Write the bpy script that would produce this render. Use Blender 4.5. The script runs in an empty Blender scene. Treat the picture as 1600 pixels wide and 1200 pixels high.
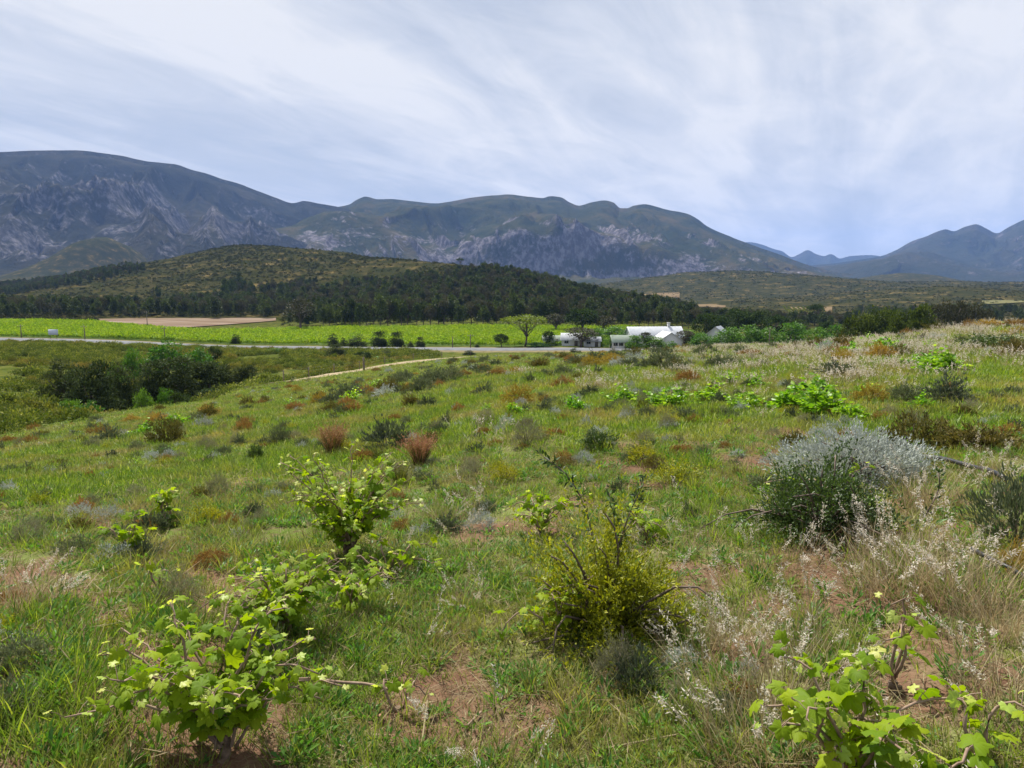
import bpy, math, numpy as np
from mathutils import Vector
R = math.radians
sc = bpy.context.scene
COL = sc.collection

# ------------------------------------------------------------------ camera
CAM_Z = 1.65
F = 1109.0                      # focal length in pixels of a 1600 px wide frame
PITCH = math.atan(150.0 / F)    # camera looks slightly down the slope
cam_d = bpy.data.cameras.new('camera')
cam = bpy.data.objects.new('camera', cam_d)
COL.objects.link(cam)
cam_d.sensor_width = 36.0
cam_d.lens = F / 1600.0 * 36.0
cam_d.clip_start = 0.05
cam_d.clip_end = 60000.0
cam.location = (0, 0, CAM_Z)
cam.rotation_euler = (math.pi / 2 - PITCH, 0, 0)
sc.camera = cam

# ------------------------------------------------------------------ sky
SUN_EL, SUN_AZ = R(57), R(-28)
CLOUD_W = 1.0
world = bpy.data.worlds.new('World')
sc.world = world
world.use_nodes = True
wt = world.node_tree
wt.nodes.clear()
def wn(t, **k):
    n = wt.nodes.new(t)
    for a, b in k.items():
        setattr(n, a, b)
    return n
def wmath(op, a, b=None, clamp=False):
    n = wn('ShaderNodeMath', operation=op, use_clamp=clamp)
    for i, s in enumerate((a, b)):
        if s is None: continue
        if isinstance(s, (int, float)): n.inputs[i].default_value = s
        else: wt.links.new(s, n.inputs[i])
    return n.outputs[0]
SKY_STRENGTH = 0.10
w_out = wn('ShaderNodeOutputWorld')
w_bg = wn('ShaderNodeBackground')
w_bg.inputs['Strength'].default_value = SKY_STRENGTH
wt.links.new(w_bg.outputs[0], w_out.inputs[0])
sky = wn('ShaderNodeTexSky', sky_type='NISHITA')
sky.sun_disc = False
sky.sun_elevation = SUN_EL
sky.sun_rotation = SUN_AZ
sky.air_density = 1.2
sky.dust_density = 0.8
w_tc = wn('ShaderNodeTexCoord')
w_sep = wn('ShaderNodeSeparateXYZ')
wt.links.new(w_tc.outputs['Generated'], w_sep.inputs[0])
zz = wmath('ADD', wmath('MAXIMUM', w_sep.outputs[2], 0.0), 0.16)
px = wmath('DIVIDE', w_sep.outputs[0], zz)
py = wmath('DIVIDE', w_sep.outputs[1], zz)
w_comb = wn('ShaderNodeCombineXYZ')
wt.links.new(px, w_comb.inputs[0]); wt.links.new(py, w_comb.inputs[1])
def cloud_layer(rot, scale, loc, nscale, detail, rough, dist):
    m0 = wn('ShaderNodeMapping')
    m0.inputs['Rotation'].default_value = (0, 0, R(-rot))
    wt.links.new(w_comb.outputs[0], m0.inputs[0])
    m = wn('ShaderNodeMapping')
    m.inputs['Scale'].default_value = scale
    m.inputs['Location'].default_value = loc
    wt.links.new(m0.outputs[0], m.inputs[0])
    n = wn('ShaderNodeTexNoise')
    n.inputs['Scale'].default_value = nscale
    n.inputs['Detail'].default_value = detail
    n.inputs['Roughness'].default_value = rough
    n.inputs['Distortion'].default_value = dist
    wt.links.new(m.outputs[0], n.inputs['Vector'])
    return n.outputs[0]
def wramp(fac, stops):
    r = wn('ShaderNodeValToRGB')
    e = r.color_ramp.elements
    while len(e) < len(stops): e.new(0.5)
    for el, (p, c) in zip(e, stops):
        el.position = p
        el.color = (c[0], c[1], c[2], 1) if not isinstance(c, (int, float)) else (c, c, c, 1)
    wt.links.new(fac, r.inputs[0])
    return r.outputs[0]
n_big = cloud_layer(58, (0.55, 1.1, 1), (3.2, 1.3, 0), 0.75, 4, 0.5, 0.5)
n_str = cloud_layer(64, (0.5, 2.2, 1), (7.4, 2.1, 0), 1.0, 6, 0.58, 0.8)
n_fin = cloud_layer(50, (0.8, 1.5, 1), (1.4, 8.7, 0), 2.8, 7, 0.62, 0.8)
mix_n = wmath('ADD', wmath('ADD', wmath('MULTIPLY', n_big, 0.42), wmath('MULTIPLY', n_str, 0.34)), wmath('MULTIPLY', n_fin, 0.24))
cover = wramp(mix_n, [(0.36, 0.9), (0.45, 0.97), (0.52, 1.0)])
K = 1.0 / SKY_STRENGTH
def kc(c): return tuple(v * K for v in c)
shade = wramp(mix_n, [(0.36, kc((0.265, 0.29, 0.345))), (0.44, kc((0.325, 0.35, 0.40))), (0.51, kc((0.40, 0.42, 0.46))), (0.58, kc((0.49, 0.495, 0.51)))])
w_mix = wn('ShaderNodeMix', data_type='RGBA')
wt.links.new(cover, w_mix.inputs[0])
wt.links.new(sky.outputs[0], w_mix.inputs[6])
wt.links.new(shade, w_mix.inputs[7])
wt.links.new(w_mix.outputs[2], w_bg.inputs[0])

# ------------------------------------------------------------------ sun
sun_d = bpy.data.lights.new('sun', 'SUN')
sun_d.energy = 5.0
sun_d.angle = R(1.2)
sun_d.color = (1.0, 0.95, 0.87)
sun = bpy.data.objects.new('sun', sun_d)
COL.objects.link(sun)
sdir = Vector((math.sin(SUN_AZ) * math.cos(SUN_EL), math.cos(SUN_AZ) * math.cos(SUN_EL), math.sin(SUN_EL)))
sun.rotation_euler = sdir.to_track_quat('Z', 'Y').to_euler()

vs = sc.view_settings
vs.view_transform = 'Standard'
vs.look = 'None'
vs.exposure = 0.85
vs.gamma = 1.0
vs.use_curve_mapping = False
cy = sc.cycles
cy.use_denoising = True
cy.max_bounces = 6
cy.diffuse_bounces = 3
cy.glossy_bounces = 2
cy.transmission_bounces = 4
cy.volume_bounces = 1
cy.transparent_max_bounces = 4
cy.caustics_reflective = False
cy.caustics_refractive = False

# ------------------------------------------------------------------ noise (numpy)
def h2(ix, iy, seed=0):
    ix = ix.astype(np.int64); iy = iy.astype(np.int64)
    n = (ix * 374761393 + iy * 668265263 + seed * 974634777) & 0xFFFFFFFF
    n = ((n ^ (n >> 13)) * 1274126177) & 0xFFFFFFFF
    n = ((n ^ (n >> 16)) * 2246822519) & 0xFFFFFFFF
    return ((n ^ (n >> 15)) & 0xFFFFFF) / float(0xFFFFFF)
def vnoise(x, y, seed=0):
    ix, iy = np.floor(x), np.floor(y)
    fx, fy = x - ix, y - iy
    fx = fx * fx * fx * (fx * (fx * 6 - 15) + 10); fy = fy * fy * fy * (fy * (fy * 6 - 15) + 10)
    a = h2(ix, iy, seed); b = h2(ix + 1, iy, seed); c = h2(ix, iy + 1, seed); d = h2(ix + 1, iy + 1, seed)
    return (a * (1 - fx) + b * fx) * (1 - fy) + (c * (1 - fx) + d * fx) * fy
def fbm(x, y, octv=4, seed=0, gain=0.5):
    s = 0; a = 1; t = 0
    for k in range(octv):
        s = s + a * vnoise(x * 2 ** k + 17.3 * k, y * 2 ** k - 9.1 * k, seed + k)
        t += a; a *= gain
    return s / t                       # 0..1
def ridged(x, y, octv=4, seed=0, gain=0.5):
    s = 0; a = 1; t = 0
    for k in range(octv):
        n = 1 - np.abs(2 * vnoise(x * 2 ** k + 5.7 * k, y * 2 ** k + 3.3 * k, seed + k) - 1)
        s = s + a * n * n; t += a; a *= gain
    return s / t
def smooth(a, b, x):
    t = np.clip((x - a) / (b - a), 0, 1)
    return t * t * (3 - 2 * t)

# ------------------------------------------------------------------ mesh helpers
def make_mesh(name, V, faces, attrs=None, smooth_shade=False):
    """faces: list of int arrays, each (n,3) or (n,4); attrs: name -> per-vertex array"""
    me = bpy.data.meshes.new(name)
    V = np.asarray(V, dtype=np.float32)
    faces = [np.asarray(f, dtype=np.int32) for f in faces if len(f)]
    me.vertices.add(len(V)); me.vertices.foreach_set('co', V.ravel())
    loops = np.concatenate([f.ravel() for f in faces])
    tot = np.concatenate([np.full(len(f), f.shape[1], dtype=np.int32) for f in faces])
    start = np.concatenate([[0], np.cumsum(tot)[:-1]]).astype(np.int32)
    me.loops.add(len(loops)); me.loops.foreach_set('vertex_index', loops)
    me.polygons.add(len(tot)); me.polygons.foreach_set('loop_start', start)
    try: me.polygons.foreach_set('loop_total', tot)
    except Exception: pass
    if smooth_shade: me.polygons.foreach_set('use_smooth', np.ones(len(tot), dtype=bool))
    for k, a in (attrs or {}).items():
        a = np.asarray(a, dtype=np.float32)
        if a.ndim == 1:
            at = me.attributes.new(k, 'FLOAT', 'POINT'); at.data.foreach_set('value', a)
        else:
            at = me.attributes.new(k, 'FLOAT_VECTOR', 'POINT'); at.data.foreach_set('vector', a.ravel())
    me.update(calc_edges=True)
    me.validate()
    return me
class Geo:
    def __init__(s): s.V = []; s.F3 = []; s.F4 = []; s.T = []; s.n = 0
    def add(s, V, F, tone=0.5):
        V = np.asarray(V, float); F = np.asarray(F, int)
        if len(V) == 0: return
        (s.F3 if F.shape[1] == 3 else s.F4).append(F + s.n)
        s.V.append(V); s.n += len(V)
        s.T.append(np.broadcast_to(np.asarray(tone, float), (len(V),)))
    def add2(s, V, F3, F4, tone=0.5):
        s.F3.append(np.asarray(F3, int) + s.n); s.F4.append(np.asarray(F4, int) + s.n)
        s.V.append(V); s.n += len(V); s.T.append(np.broadcast_to(np.asarray(tone, float), (len(V),)))
    def mesh(s, name, mat=None, smooth_shade=False):
        f = [np.concatenate(a) for a in (s.F3, s.F4) if a]
        me = make_mesh(name, np.concatenate(s.V), f, {'tone': np.concatenate(s.T)}, smooth_shade)
        if mat: me.materials.append(mat)
        return me
def link(name, me, parent=None, loc=None, rot=None, scale=None):
    o = bpy.data.objects.new(name, me); COL.objects.link(o)
    if parent is not None: o.parent = parent
    if loc is not None: o.location = loc
    if rot is not None: o.rotation_euler = rot
    if scale is not None: o.scale = scale if hasattr(scale, '__len__') else (scale,) * 3
    return o
def tag(o, label=None, cat=None, group=None, kind=None):
    if label: o['label'] = label
    if cat: o['category'] = cat
    if group: o['group'] = group
    if kind: o['kind'] = kind
    return o
def norm(v): return v / np.maximum(np.linalg.norm(v, axis=-1, keepdims=True), 1e-9)
def tube(P, rad, sides=6, cap=True):
    P = np.asarray(P, float); n = len(P)
    rad = np.broadcast_to(np.asarray(rad, float), (n,))
    T = norm(np.gradient(P, axis=0))
    up = np.where(np.abs(T[:, 2:3]) > 0.9, np.array([[1., 0, 0]]), np.array([[0, 0, 1.]]))
    A = norm(np.cross(T, up)); B = np.cross(T, A)
    a = np.linspace(0, 2 * np.pi, sides, endpoint=False)
    V = P[:, None] + rad[:, None, None] * (np.cos(a)[None, :, None] * A[:, None] + np.sin(a)[None, :, None] * B[:, None])
    V = V.reshape(-1, 3)
    i = np.arange(n - 1)[:, None] * sides; j = np.arange(sides)[None]; k = (j + 1) % sides
    Fq = np.stack([i + j, i + k, i + sides + k, i + sides + j], -1).reshape(-1, 4)
    if cap:
        c = len(V); V = np.vstack([V, P[0], P[-1]])
        F0 = np.stack([k[0], j[0], np.full(sides, c)], -1)
        F1 = np.stack([(n - 1) * sides + j[0], (n - 1) * sides + k[0], np.full(sides, c + 1)], -1)
        return V, np.vstack([F0, F1]), Fq
    return V, np.zeros((0, 3), int), Fq
def box(x0, x1, y0, y1, z0, z1):
    V = np.array([[x, y, z] for z in (z0, z1) for y in (y0, y1) for x in (x0, x1)], float)
    Fq = np.array([[0, 2, 3, 1], [4, 5, 7, 6], [0, 1, 5, 4], [2, 6, 7, 3], [0, 4, 6, 2], [1, 3, 7, 5]])
    return V, Fq
def blades(rng, n, rad, L, W, lean=0.5, segs=(0, .35, .7), base_pow=0.5, flat_face=False):
    """n grass blades: curved tapering strips. L, W are (lo, hi)."""
    a = rng.uniform(0, 2 * np.pi, n); rr = rad * rng.uniform(0, 1, n) ** base_pow
    b = np.stack([np.cos(a) * rr, np.sin(a) * rr, np.zeros(n)], -1)
    hd = a + rng.normal(0, 0.9, n)
    l = rng.uniform(*L, n); w = rng.uniform(*W, n)
    le = np.abs(rng.normal(0, lean, n)); cu = rng.uniform(0.1, 1.0, n) * lean
    D = np.stack([np.cos(hd), np.sin(hd), np.zeros(n)], -1)
    sa = hd + np.pi / 2 + rng.normal(0, .6, n)
    S = np.stack([np.cos(sa), np.sin(sa), np.zeros(n)], -1)
    def pt(s):
        hx = le * s + cu * s * s
        k = 1 / np.sqrt(1 + (le + cu * s) ** 2)
        return b + D * (l * hx * k)[:, None] + np.array([0, 0, 1.])[None] * (l * s * k)[:, None]
    m = len(segs); nv = 2 * m + 1
    V = np.zeros((n, nv, 3))
    for q, s in enumerate(segs):
        wk = w * (0.75 if s == 0 else 1.0 - s * s * 0.75) * 0.5
        p = pt(s)
        V[:, 2 * q] = p - S * wk[:, None]; V[:, 2 * q + 1] = p + S * wk[:, None]
    V[:, -1] = pt(1.0)
    o = (np.arange(n) * nv)[:, None, None]
    q4 = np.array([[2 * q, 2 * q + 1, 2 * q + 3, 2 * q + 2] for q in range(m - 1)])
    F4 = (q4[None] + o).reshape(-1, 4)
    F3 = (np.array([[2 * m - 2, 2 * m - 1, 2 * m]])[None] + o).reshape(-1, 3)
    return V.reshape(-1, 3), F3, F4, nv, V[:, -1]
def cards(rng, P, D, L, W, twist=1.0, cup=0.15):
    """leaf at each point P: a folded diamond along D."""
    n = len(P)
    L = np.broadcast_to(L, (n,)) if np.ndim(L) else np.full(n, L)
    W = np.broadcast_to(W, (n,)) if np.ndim(W) else np.full(n, W)
    D = norm(D)
    S = norm(np.cross(D, norm(rng.normal(0, 1, (n, 3)) + np.array([0, 0, 1.0]) / max(twist, .05))))
    N = np.cross(S, D)
    V = np.zeros((n, 4, 3))
    V[:, 0] = P
    V[:, 1] = P + D * (L * .5)[:, None] + S * (W * .5)[:, None] + N * (W * cup)[:, None]
    V[:, 2] = P + D * L[:, None] - N * (L * cup * .6)[:, None]
    V[:, 3] = P + D * (L * .5)[:, None] - S * (W * .5)[:, None] + N * (W * cup)[:, None]
    o = (np.arange(n) * 4)[:, None]
    Fa = np.concatenate([np.array([[0, 1, 2]]) + o, np.array([[0, 2, 3]]) + o])
    return V.reshape(-1, 3), Fa
def sph(rng, n):
    return norm(rng.normal(0, 1, (n, 3)))

# ------------------------------------------------------------------ materials
def new_mat(name):
    m = bpy.data.materials.new(name); m.use_nodes = True
    m.node_tree.nodes.clear()
    return m, m.node_tree
class NT:
    def __init__(s, nt): s.t = nt
    def n(s, typ, **k):
        nd = s.t.nodes.new(typ)
        for a, b in k.items(): setattr(nd, a, b)
        return nd
    def l(s, a, b): s.t.links.new(a, b)
    def inp(s, sock, v):
        if isinstance(v, bpy.types.NodeSocket): s.l(v, sock)
        elif hasattr(v, '__len__') and len(v) == 3 and sock.type == 'RGBA': sock.default_value = (*v, 1)
        else: sock.default_value = v
    def math(s, op, a, b=None, clamp=False):
        nd = s.n('ShaderNodeMath', operation=op, use_clamp=clamp)
        s.inp(nd.inputs[0], a)
        if b is not None: s.inp(nd.inputs[1], b)
        return nd.outputs[0]
    def mix(s, f, a, b, blend='MIX'):
        nd = s.n('ShaderNodeMix', data_type='RGBA', blend_type=blend)
        s.inp(nd.inputs[0], f); s.inp(nd.inputs[6], a); s.inp(nd.inputs[7], b)
        return nd.outputs[2]
    def attr(s, name): return s.n('ShaderNodeAttribute', attribute_name=name).outputs['Fac']
    def pos(s): return s.n('ShaderNodeNewGeometry').outputs['Position']
    def noise(s, scale, detail=3, rough=0.55, vec=None, dist=0.0):
        nd = s.n('ShaderNodeTexNoise')
        nd.inputs['Scale'].default_value = scale; nd.inputs['Detail'].default_value = detail
        nd.inputs['Roughness'].default_value = rough; nd.inputs['Distortion'].default_value = dist
        s.l(vec if vec is not None else s.pos(), nd.inputs['Vector'])
        return nd.outputs[0]
    def ramp(s, fac, stops):
        r = s.n('ShaderNodeValToRGB'); e = r.color_ramp.elements
        while len(e) < len(stops): e.new(0.5)
        for el, (p, c) in zip(e, stops):
            el.position = p
            el.color = (c, c, c, 1) if isinstance(c, (int, float)) else (*c, 1)
        s.inp(r.inputs[0], fac)
        return r.outputs[0]
    def out(s, sh):
        o = s.n('ShaderNodeOutputMaterial'); s.l(sh, o.inputs[0]); return o
def even(cols):
    k = len(cols) - 1
    return [(i / k, c) for i, c in enumerate(cols)]
def leaf_mat(name, cols, trans=0.35, rough=0.55, spec=0.25, rnd=0.35, patch=None, patch_col=None, tcol=None):
    """cols: ramp over per-leaf tone; each plant varies in brightness; patch: (scale, lo, hi) world noise towards patch_col"""
    m, nt = new_mat(name); N = NT(nt)
    c = N.ramp(N.attr('tone'), even(cols))
    if patch:
        f = N.ramp(N.noise(patch[0], 4, 0.6), [(patch[1], 0.0), (patch[2], 1.0)])
        c = N.mix(f, c, patch_col)
    oi = N.n('ShaderNodeObjectInfo').outputs['Random']
    v = N.math('ADD', N.math('MULTIPLY', oi, rnd), 1 - rnd / 2)
    hs = N.n('ShaderNodeHueSaturation')
    N.l(v, hs.inputs['Value']); N.l(c, hs.inputs['Color'])
    N.l(N.math('ADD', N.math('MULTIPLY', oi, -0.03), 0.515), hs.inputs['Hue'])
    c = hs.outputs[0]
    p = N.n('ShaderNodeBsdfPrincipled')
    N.l(c, p.inputs['Base Color'])
    p.inputs['Roughness'].default_value = rough
    p.inputs['Specular IOR Level'].default_value = spec
    t = N.n('ShaderNodeBsdfTranslucent')
    tc = N.mix(1.0, c, tcol or (1.25, 1.3, 0.55), 'MULTIPLY')
    N.l(tc, t.inputs[0])
    mx = N.n('ShaderNodeMixShader'); mx.inputs[0].default_value = trans
    N.l(p.outputs[0], mx.inputs[1]); N.l(t.outputs[0], mx.inputs[2])
    N.out(mx.outputs[0])
    return m
def solid_mat(name, c1, c2, scale=4.0, rough=0.8, bump=0.0, bscale=None, obj_coord=False, metal=0.0, spec=0.3):
    m, nt = new_mat(name); N = NT(nt)
    vec = N.n('ShaderNodeTexCoord').outputs['Object'] if obj_coord else N.pos()
    c = N.mix(N.ramp(N.noise(scale, 5, 0.6, vec), [(0.3, 0.0), (0.7, 1.0)]), c1, c2)
    p = N.n('ShaderNodeBsdfPrincipled')
    N.l(c, p.inputs['Base Color']); p.inputs['Roughness'].default_value = rough
    p.inputs['Metallic'].default_value = metal; p.inputs['Specular IOR Level'].default_value = spec
    if bump:
        b = N.n('ShaderNodeBump'); b.inputs['Strength'].default_value = bump
        b.inputs['Distance'].default_value = 0.02
        N.l(N.noise(bscale or scale * 6, 4, 0.6, vec), b.inputs['Height']); N.l(b.outputs[0], p.inputs['Normal'])
    N.out(p.outputs[0])
    return m

# ------------------------------------------------------------------ pixel rays of the survey photograph
CP, SP = math.cos(PITCH), math.sin(PITCH)
def ray(u, v):
    dx = (u - 800.0) / F; dy = (600.0 - v) / F
    return np.array([dx, CP + dy * SP, -SP + dy * CP])
def az_te(u, v):
    d = ray(u, v); h = math.hypot(d[0], d[1])
    return math.atan2(d[0], d[1]), d[2] / h
def v_to_z(az_deg, r, v):
    """height of the ground that shows at image row v in direction az at distance r"""
    Y = r * math.cos(R(az_deg)); dy = (600.0 - v) / F
    return CAM_Z + Y * (-SP + dy * CP) / (CP + dy * SP)

# ------------------------------------------------------------------ terrain height table: (azimuth) -> [(distance, 'v' row or z)]
def vz(az, L): return [(r, v_to_z(az, r, v)) for r, v in L]
FAR_R = [(1600, -22), (2600, -16), (5000, 0), (15000, 20)]
TAB = {
 -36: vz(-36, [(3,1085),(5,900),(8,790),(13,735),(22,705),(30,692),(42,676),(60,652),(90,606),(130,573),(190,548),(250,533),(320,513),(400,499),(520,487),(700,473),(900,459),(1200,447)]) + [(1600, 8), (2600, 10), (5000, 20), (15000, 30)],
 -28: vz(-28, [(3,1075),(5,885),(8,775),(13,715),(22,678),(35,655),(48,642)]) + [(64,-11.0),(95,-11.5)] + vz(-28, [(130,581),(180,553),(220,538),(300,514),(380,500),(520,486),(700,462),(850,433),(1000,414)]) + [(1250,18),(1600,0),(2600,0),(5000,15),(15000,30)],
 -20: vz(-20, [(3,1065),(5,870),(8,755),(13,695),(22,655),(35,630),(55,613),(75,602)]) + [(98,-11.8)] + vz(-20, [(125,575),(165,553),(200,545),(300,517),(400,497),(520,481),(700,440),(900,395),(1000,379)]) + [(1250,44),(1600,15),(2600,-10),(5000,15),(15000,30)],
 -15: vz(-15, [(3,1058),(5,860),(8,742),(13,680),(22,640),(35,616),(55,602),(72,593),(88,585)]) + [(112,-11.8)] + vz(-15, [(140,567),(170,553),(195,546),(300,514),(400,494),(520,474),(700,436),(860,400),(940,391)]) + [(1250,34),(1600,5),(2600,-12),(5000,15),(15000,30)],
 -10: vz(-10, [(3,1050),(5,850),(8,730),(13,665),(22,625),(35,603),(55,590),(85,579),(112,567)]) + [(140,-13.2)] + vz(-10, [(165,553),(192,547),(300,513),(400,490),(520,462),(700,424),(830,402)]) + [(1000,34),(1300,6),(1700,-15),(2600,-16),(5000,10),(15000,30)],
 -4: vz(-4, [(3,1044),(5,840),(8,715),(13,647),(22,606),(35,587),(55,575),(85,567.5),(125,557.5)]) + [(150,-13.0)] + vz(-4, [(190,547.5),(300,511.5),(400,483),(520,448),(640,419),(720,410)]) + [(900,14),(1200,-12)] + FAR_R,
 0: vz(0, [(3,1040),(5,835),(8,705),(13,635),(22,595),(35,576),(55,566),(85,560),(120,556),(150,553.5),(190,548),(300,511),(380,490),(480,456),(560,434),(620,428)]) + [(800,3),(1000,-12)] + FAR_R,
 5: vz(5, [(3,1037),(5,830),(8,700),(13,627),(22,587),(35,569),(55,561),(85,556),(115,553)]) + [(150,-12.6)] + vz(5, [(190,547),(300,512),(380,494),(450,473),(520,457)]) + [(640,-7),(900,-18)] + FAR_R,
 10: vz(10, [(3,1035),(5,825),(8,695),(13,620),(22,580),(35,563),(55,556),(85,552),(110,550)]) + [(150,-12.8),(190,-15),(300,-15)] + vz(10, [(360,501),(420,486),(460,478)]) + [(560,-14.5),(900,-20)] + FAR_R,
 15: vz(15, [(3,1032),(5,820),(8,690),(13,613),(22,571),(35,554),(55,547),(85,543)]) + [(120,-9),(160,-14),(200,-15),(330,-15.5),(400,-16),(700,-20),(950,-20)] + FAR_R,
 20: vz(20, [(3,1030),(5,815),(8,685),(13,607),(22,564),(35,549),(55,543),(75,541)]) + [(110,-7),(150,-12),(200,-15),(400,-18),(640,-22),(860,-17),(1000,-18)] + FAR_R,
 28: vz(28, [(3,1030),(5,810),(8,680),(13,600),(22,553),(35,535),(50,529)]) + [(75,-4.5),(110,-9),(150,-13),(200,-15),(400,-18),(700,-20),(1000,-15)] + FAR_R,
 36: vz(36, [(3,1030),(5,810),(8,680),(13,595),(22,545),(32,521),(42,510),(55,506)]) + [(70,-1.8),(100,-6),(150,-12),(200,-15),(400,-18),(700,-16),(1000,-10)] + FAR_R,
}
TAB[-48] = [(r, z * 1.06) for r, z in TAB[-36][:14]] + TAB[-36][14:]
TAB[-70] = [(3,-.35),(8,-1.1),(22,-3.2),(60,-8),(130,-11),(400,-13),(1200,0),(5000,20),(15000,30)]
TAB[-110] = [(3,-.2),(8,-.6),(22,-1.5),(60,-3),(130,-4),(400,0),(1200,20),(5000,40),(15000,40)]
TAB[48] = TAB[36]
TAB[70] = [(3,.0),(8,0),(22,.2),(60,.8),(130,0),(400,-6),(1200,-5),(5000,10),(15000,30)]
TAB[110] = [(3,.1),(8,.2),(22,.8),(60,2),(130,4),(400,12),(1200,30),(5000,40),(15000,40)]
TAB[180] = [(3,.1),(8,.3),(22,.8),(60,2),(130,5),(400,15),(1200,40),(5000,50),(15000,50)]
TAB[-180] = TAB[180]
def pchip(x, y, xi):
    x = np.asarray(x, float); y = np.asarray(y, float)
    h = np.diff(x); d = np.diff(y) / h
    m = np.zeros_like(y)
    w1 = 2 * h[1:] + h[:-1]; w2 = h[1:] + 2 * h[:-1]
    ok = d[:-1] * d[1:] > 0
    with np.errstate(divide='ignore', invalid='ignore'):
        m[1:-1] = np.where(ok, (w1 + w2) / (w1 / d[:-1] + w2 / d[1:]), 0)
    m[0] = d[0]; m[-1] = d[-1]
    i = np.clip(np.searchsorted(x, xi) - 1, 0, len(x) - 2)
    t = (xi - x[i]) / h[i]
    t2, t3 = t * t, t * t * t
    return (2*t3-3*t2+1)*y[i] + (t3-2*t2+t)*h[i]*m[i] + (-2*t3+3*t2)*y[i+1] + (t3-t2)*h[i]*m[i+1]
LR0, LR1, NLR = math.log(0.6), math.log(15000.0), 700
lr = np.linspace(LR0, LR1, NLR)
az_k = np.array(sorted(TAB), float)
cols_ = []
for a in az_k:
    L = [(0.6, 0.0)] + sorted(TAB[int(a)])
    cols_.append(pchip(np.log([q[0] for q in L]), [q[1] for q in L], lr))
cols_ = np.array(cols_)
az_f = np.linspace(-180, 180, 1441)
FT = np.stack([pchip(az_k, cols_[:, j], az_f) for j in range(NLR)], 1)
kern = np.exp(-0.5 * (np.arange(-12, 13) / 5.0) ** 2); kern /= kern.sum()
pad = np.concatenate([FT[-13:-1], FT, FT[1:13]], 0)
FT = np.stack([np.convolve(pad[:, j], kern, 'valid') for j in range(NLR)], 1)
k2 = np.exp(-0.5 * (np.arange(-8, 9) / 3.0) ** 2); k2 /= k2.sum()
pad = np.pad(FT, ((0, 0), (8, 8)), 'edge')
FT = np.stack([np.convolve(pad[i], k2, 'valid') for i in range(len(FT))], 0)
BUMPS = []   # low hills in the far valley: (x, y, rx, ry, height)
def add_hill(u, v, Y, rx, ry, base):
    d = ray(u, v); s = Y / d[1]
    BUMPS.append((d[0] * s, Y, rx, ry, CAM_Z + d[2] * s - base))
add_hill(1085, 437, 1700, 300, 240, -20)
add_hill(1190, 441, 1900, 240, 260, -19)
add_hill(985, 443, 2100, 260, 260, -18)
add_hill(1300, 449, 1500, 240, 200, -20)
add_hill(1410, 427, 2700, 240, 300, -14)
add_hill(1345, 440, 2300, 300, 260, -16)
add_hill(1555, 441, 1700, 330, 260, -18)
add_hill(1440, 452, 1050, 150, 170, -18)
add_hill(1640, 448, 1300, 260, 200, -16)
add_hill(186, 386, 2150, 105, 190, 5)
add_hill(110, 412, 2000, 170, 150, 5)
def zf(x, y):
    x = np.asarray(x, float); y = np.asarray(y, float)
    r = np.maximum(np.hypot(x, y), 0.6); a = np.degrees(np.arctan2(x, y))
    i = (a + 180) * 4; j = (np.log(r) - LR0) / (LR1 - LR0) * (NLR - 1)
    i0 = np.clip(np.floor(i).astype(int), 0, 1439); j0 = np.clip(np.floor(j).astype(int), 0, NLR - 2)
    fi = i - i0; fj = np.clip(j - j0, 0, 1)
    z = (FT[i0, j0]*(1-fj) + FT[i0, j0+1]*fj)*(1-fi) + (FT[i0+1, j0]*(1-fj) + FT[i0+1, j0+1]*fj)*fi
    z = z * smooth(0.3, 1.5, np.hypot(x, y))
    for bx, by, rx, ry, h in BUMPS:
        z = z + h * np.exp(-((x - bx) / rx) ** 2 - ((y - by) / ry) ** 2)
    near = 1 - smooth(60, 140, r)
    z = z + near * (0.10 * (fbm(x * .5, y * .5, 2, 3) - .5) + 0.05 * (fbm(x * 2.2, y * 2.2, 2, 5) - .5)) * smooth(1, 4, r)
    # rougher relief on the slopes beyond the fields
    hill = smooth(330, 520, r)
    z = z + hill * ((fbm(x * .008, y * .008, 4, 11) - .5) * 14 * smooth(450, 800, r) + (fbm(x * .04, y * .04, 3, 12) - .5) * 2.5)
    return z
def hit(u, v, rmax=1500):
    d = ray(u, v); d = d / math.hypot(d[0], d[1])
    t = np.exp(np.linspace(math.log(1.0), math.log(rmax), 1500))
    dz = CAM_Z + d[2] * t - zf(d[0] * t, d[1] * t)
    k = np.argmax(dz < 0)
    if dz[k] >= 0: k = len(t) - 1
    return np.array([d[0] * t[k], d[1] * t[k], float(zf(d[0] * t[k], d[1] * t[k]))])
def at_ur(u, r):
    """ground point in the direction of column u at distance r"""
    d = ray(u, 520); h = math.hypot(d[0], d[1])
    x, y = d[0] / h * r, d[1] / h * r
    return np.array([x, y, float(zf(x, y))])
def depth_scale(p):      # metres per photograph pixel at point p
    return (p[1] * CP - (p[2] - CAM_Z) * SP) / F

# dryness and bareness of the meadow, in world coordinates
def dryness(x, y):
    s = x / np.maximum(y, 1.0)
    d = 0.22 + 0.62 * smooth(0.02, 0.50, s) * smooth(7, 16, y) + 0.40 * smooth(0.08, 0.4, s) * (1 - smooth(3, 5.5, y)) - 0.12 * smooth(.0, -.4, s)
    return np.clip(d + (fbm(x * .55, y * .55, 4, 21) - .5) * 0.9, 0, 1)
def bareness(x, y):
    b = .55 * fbm(x * .8 + 40, y * .8, 3, 31) + .45 * fbm(x * 3.1, y * 3.1, 3, 32)
    near = 1 - smooth(5, 14, np.hypot(x, y))
    return smooth(0.60 - .04 * near, 0.68 - .04 * near, b)

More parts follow.
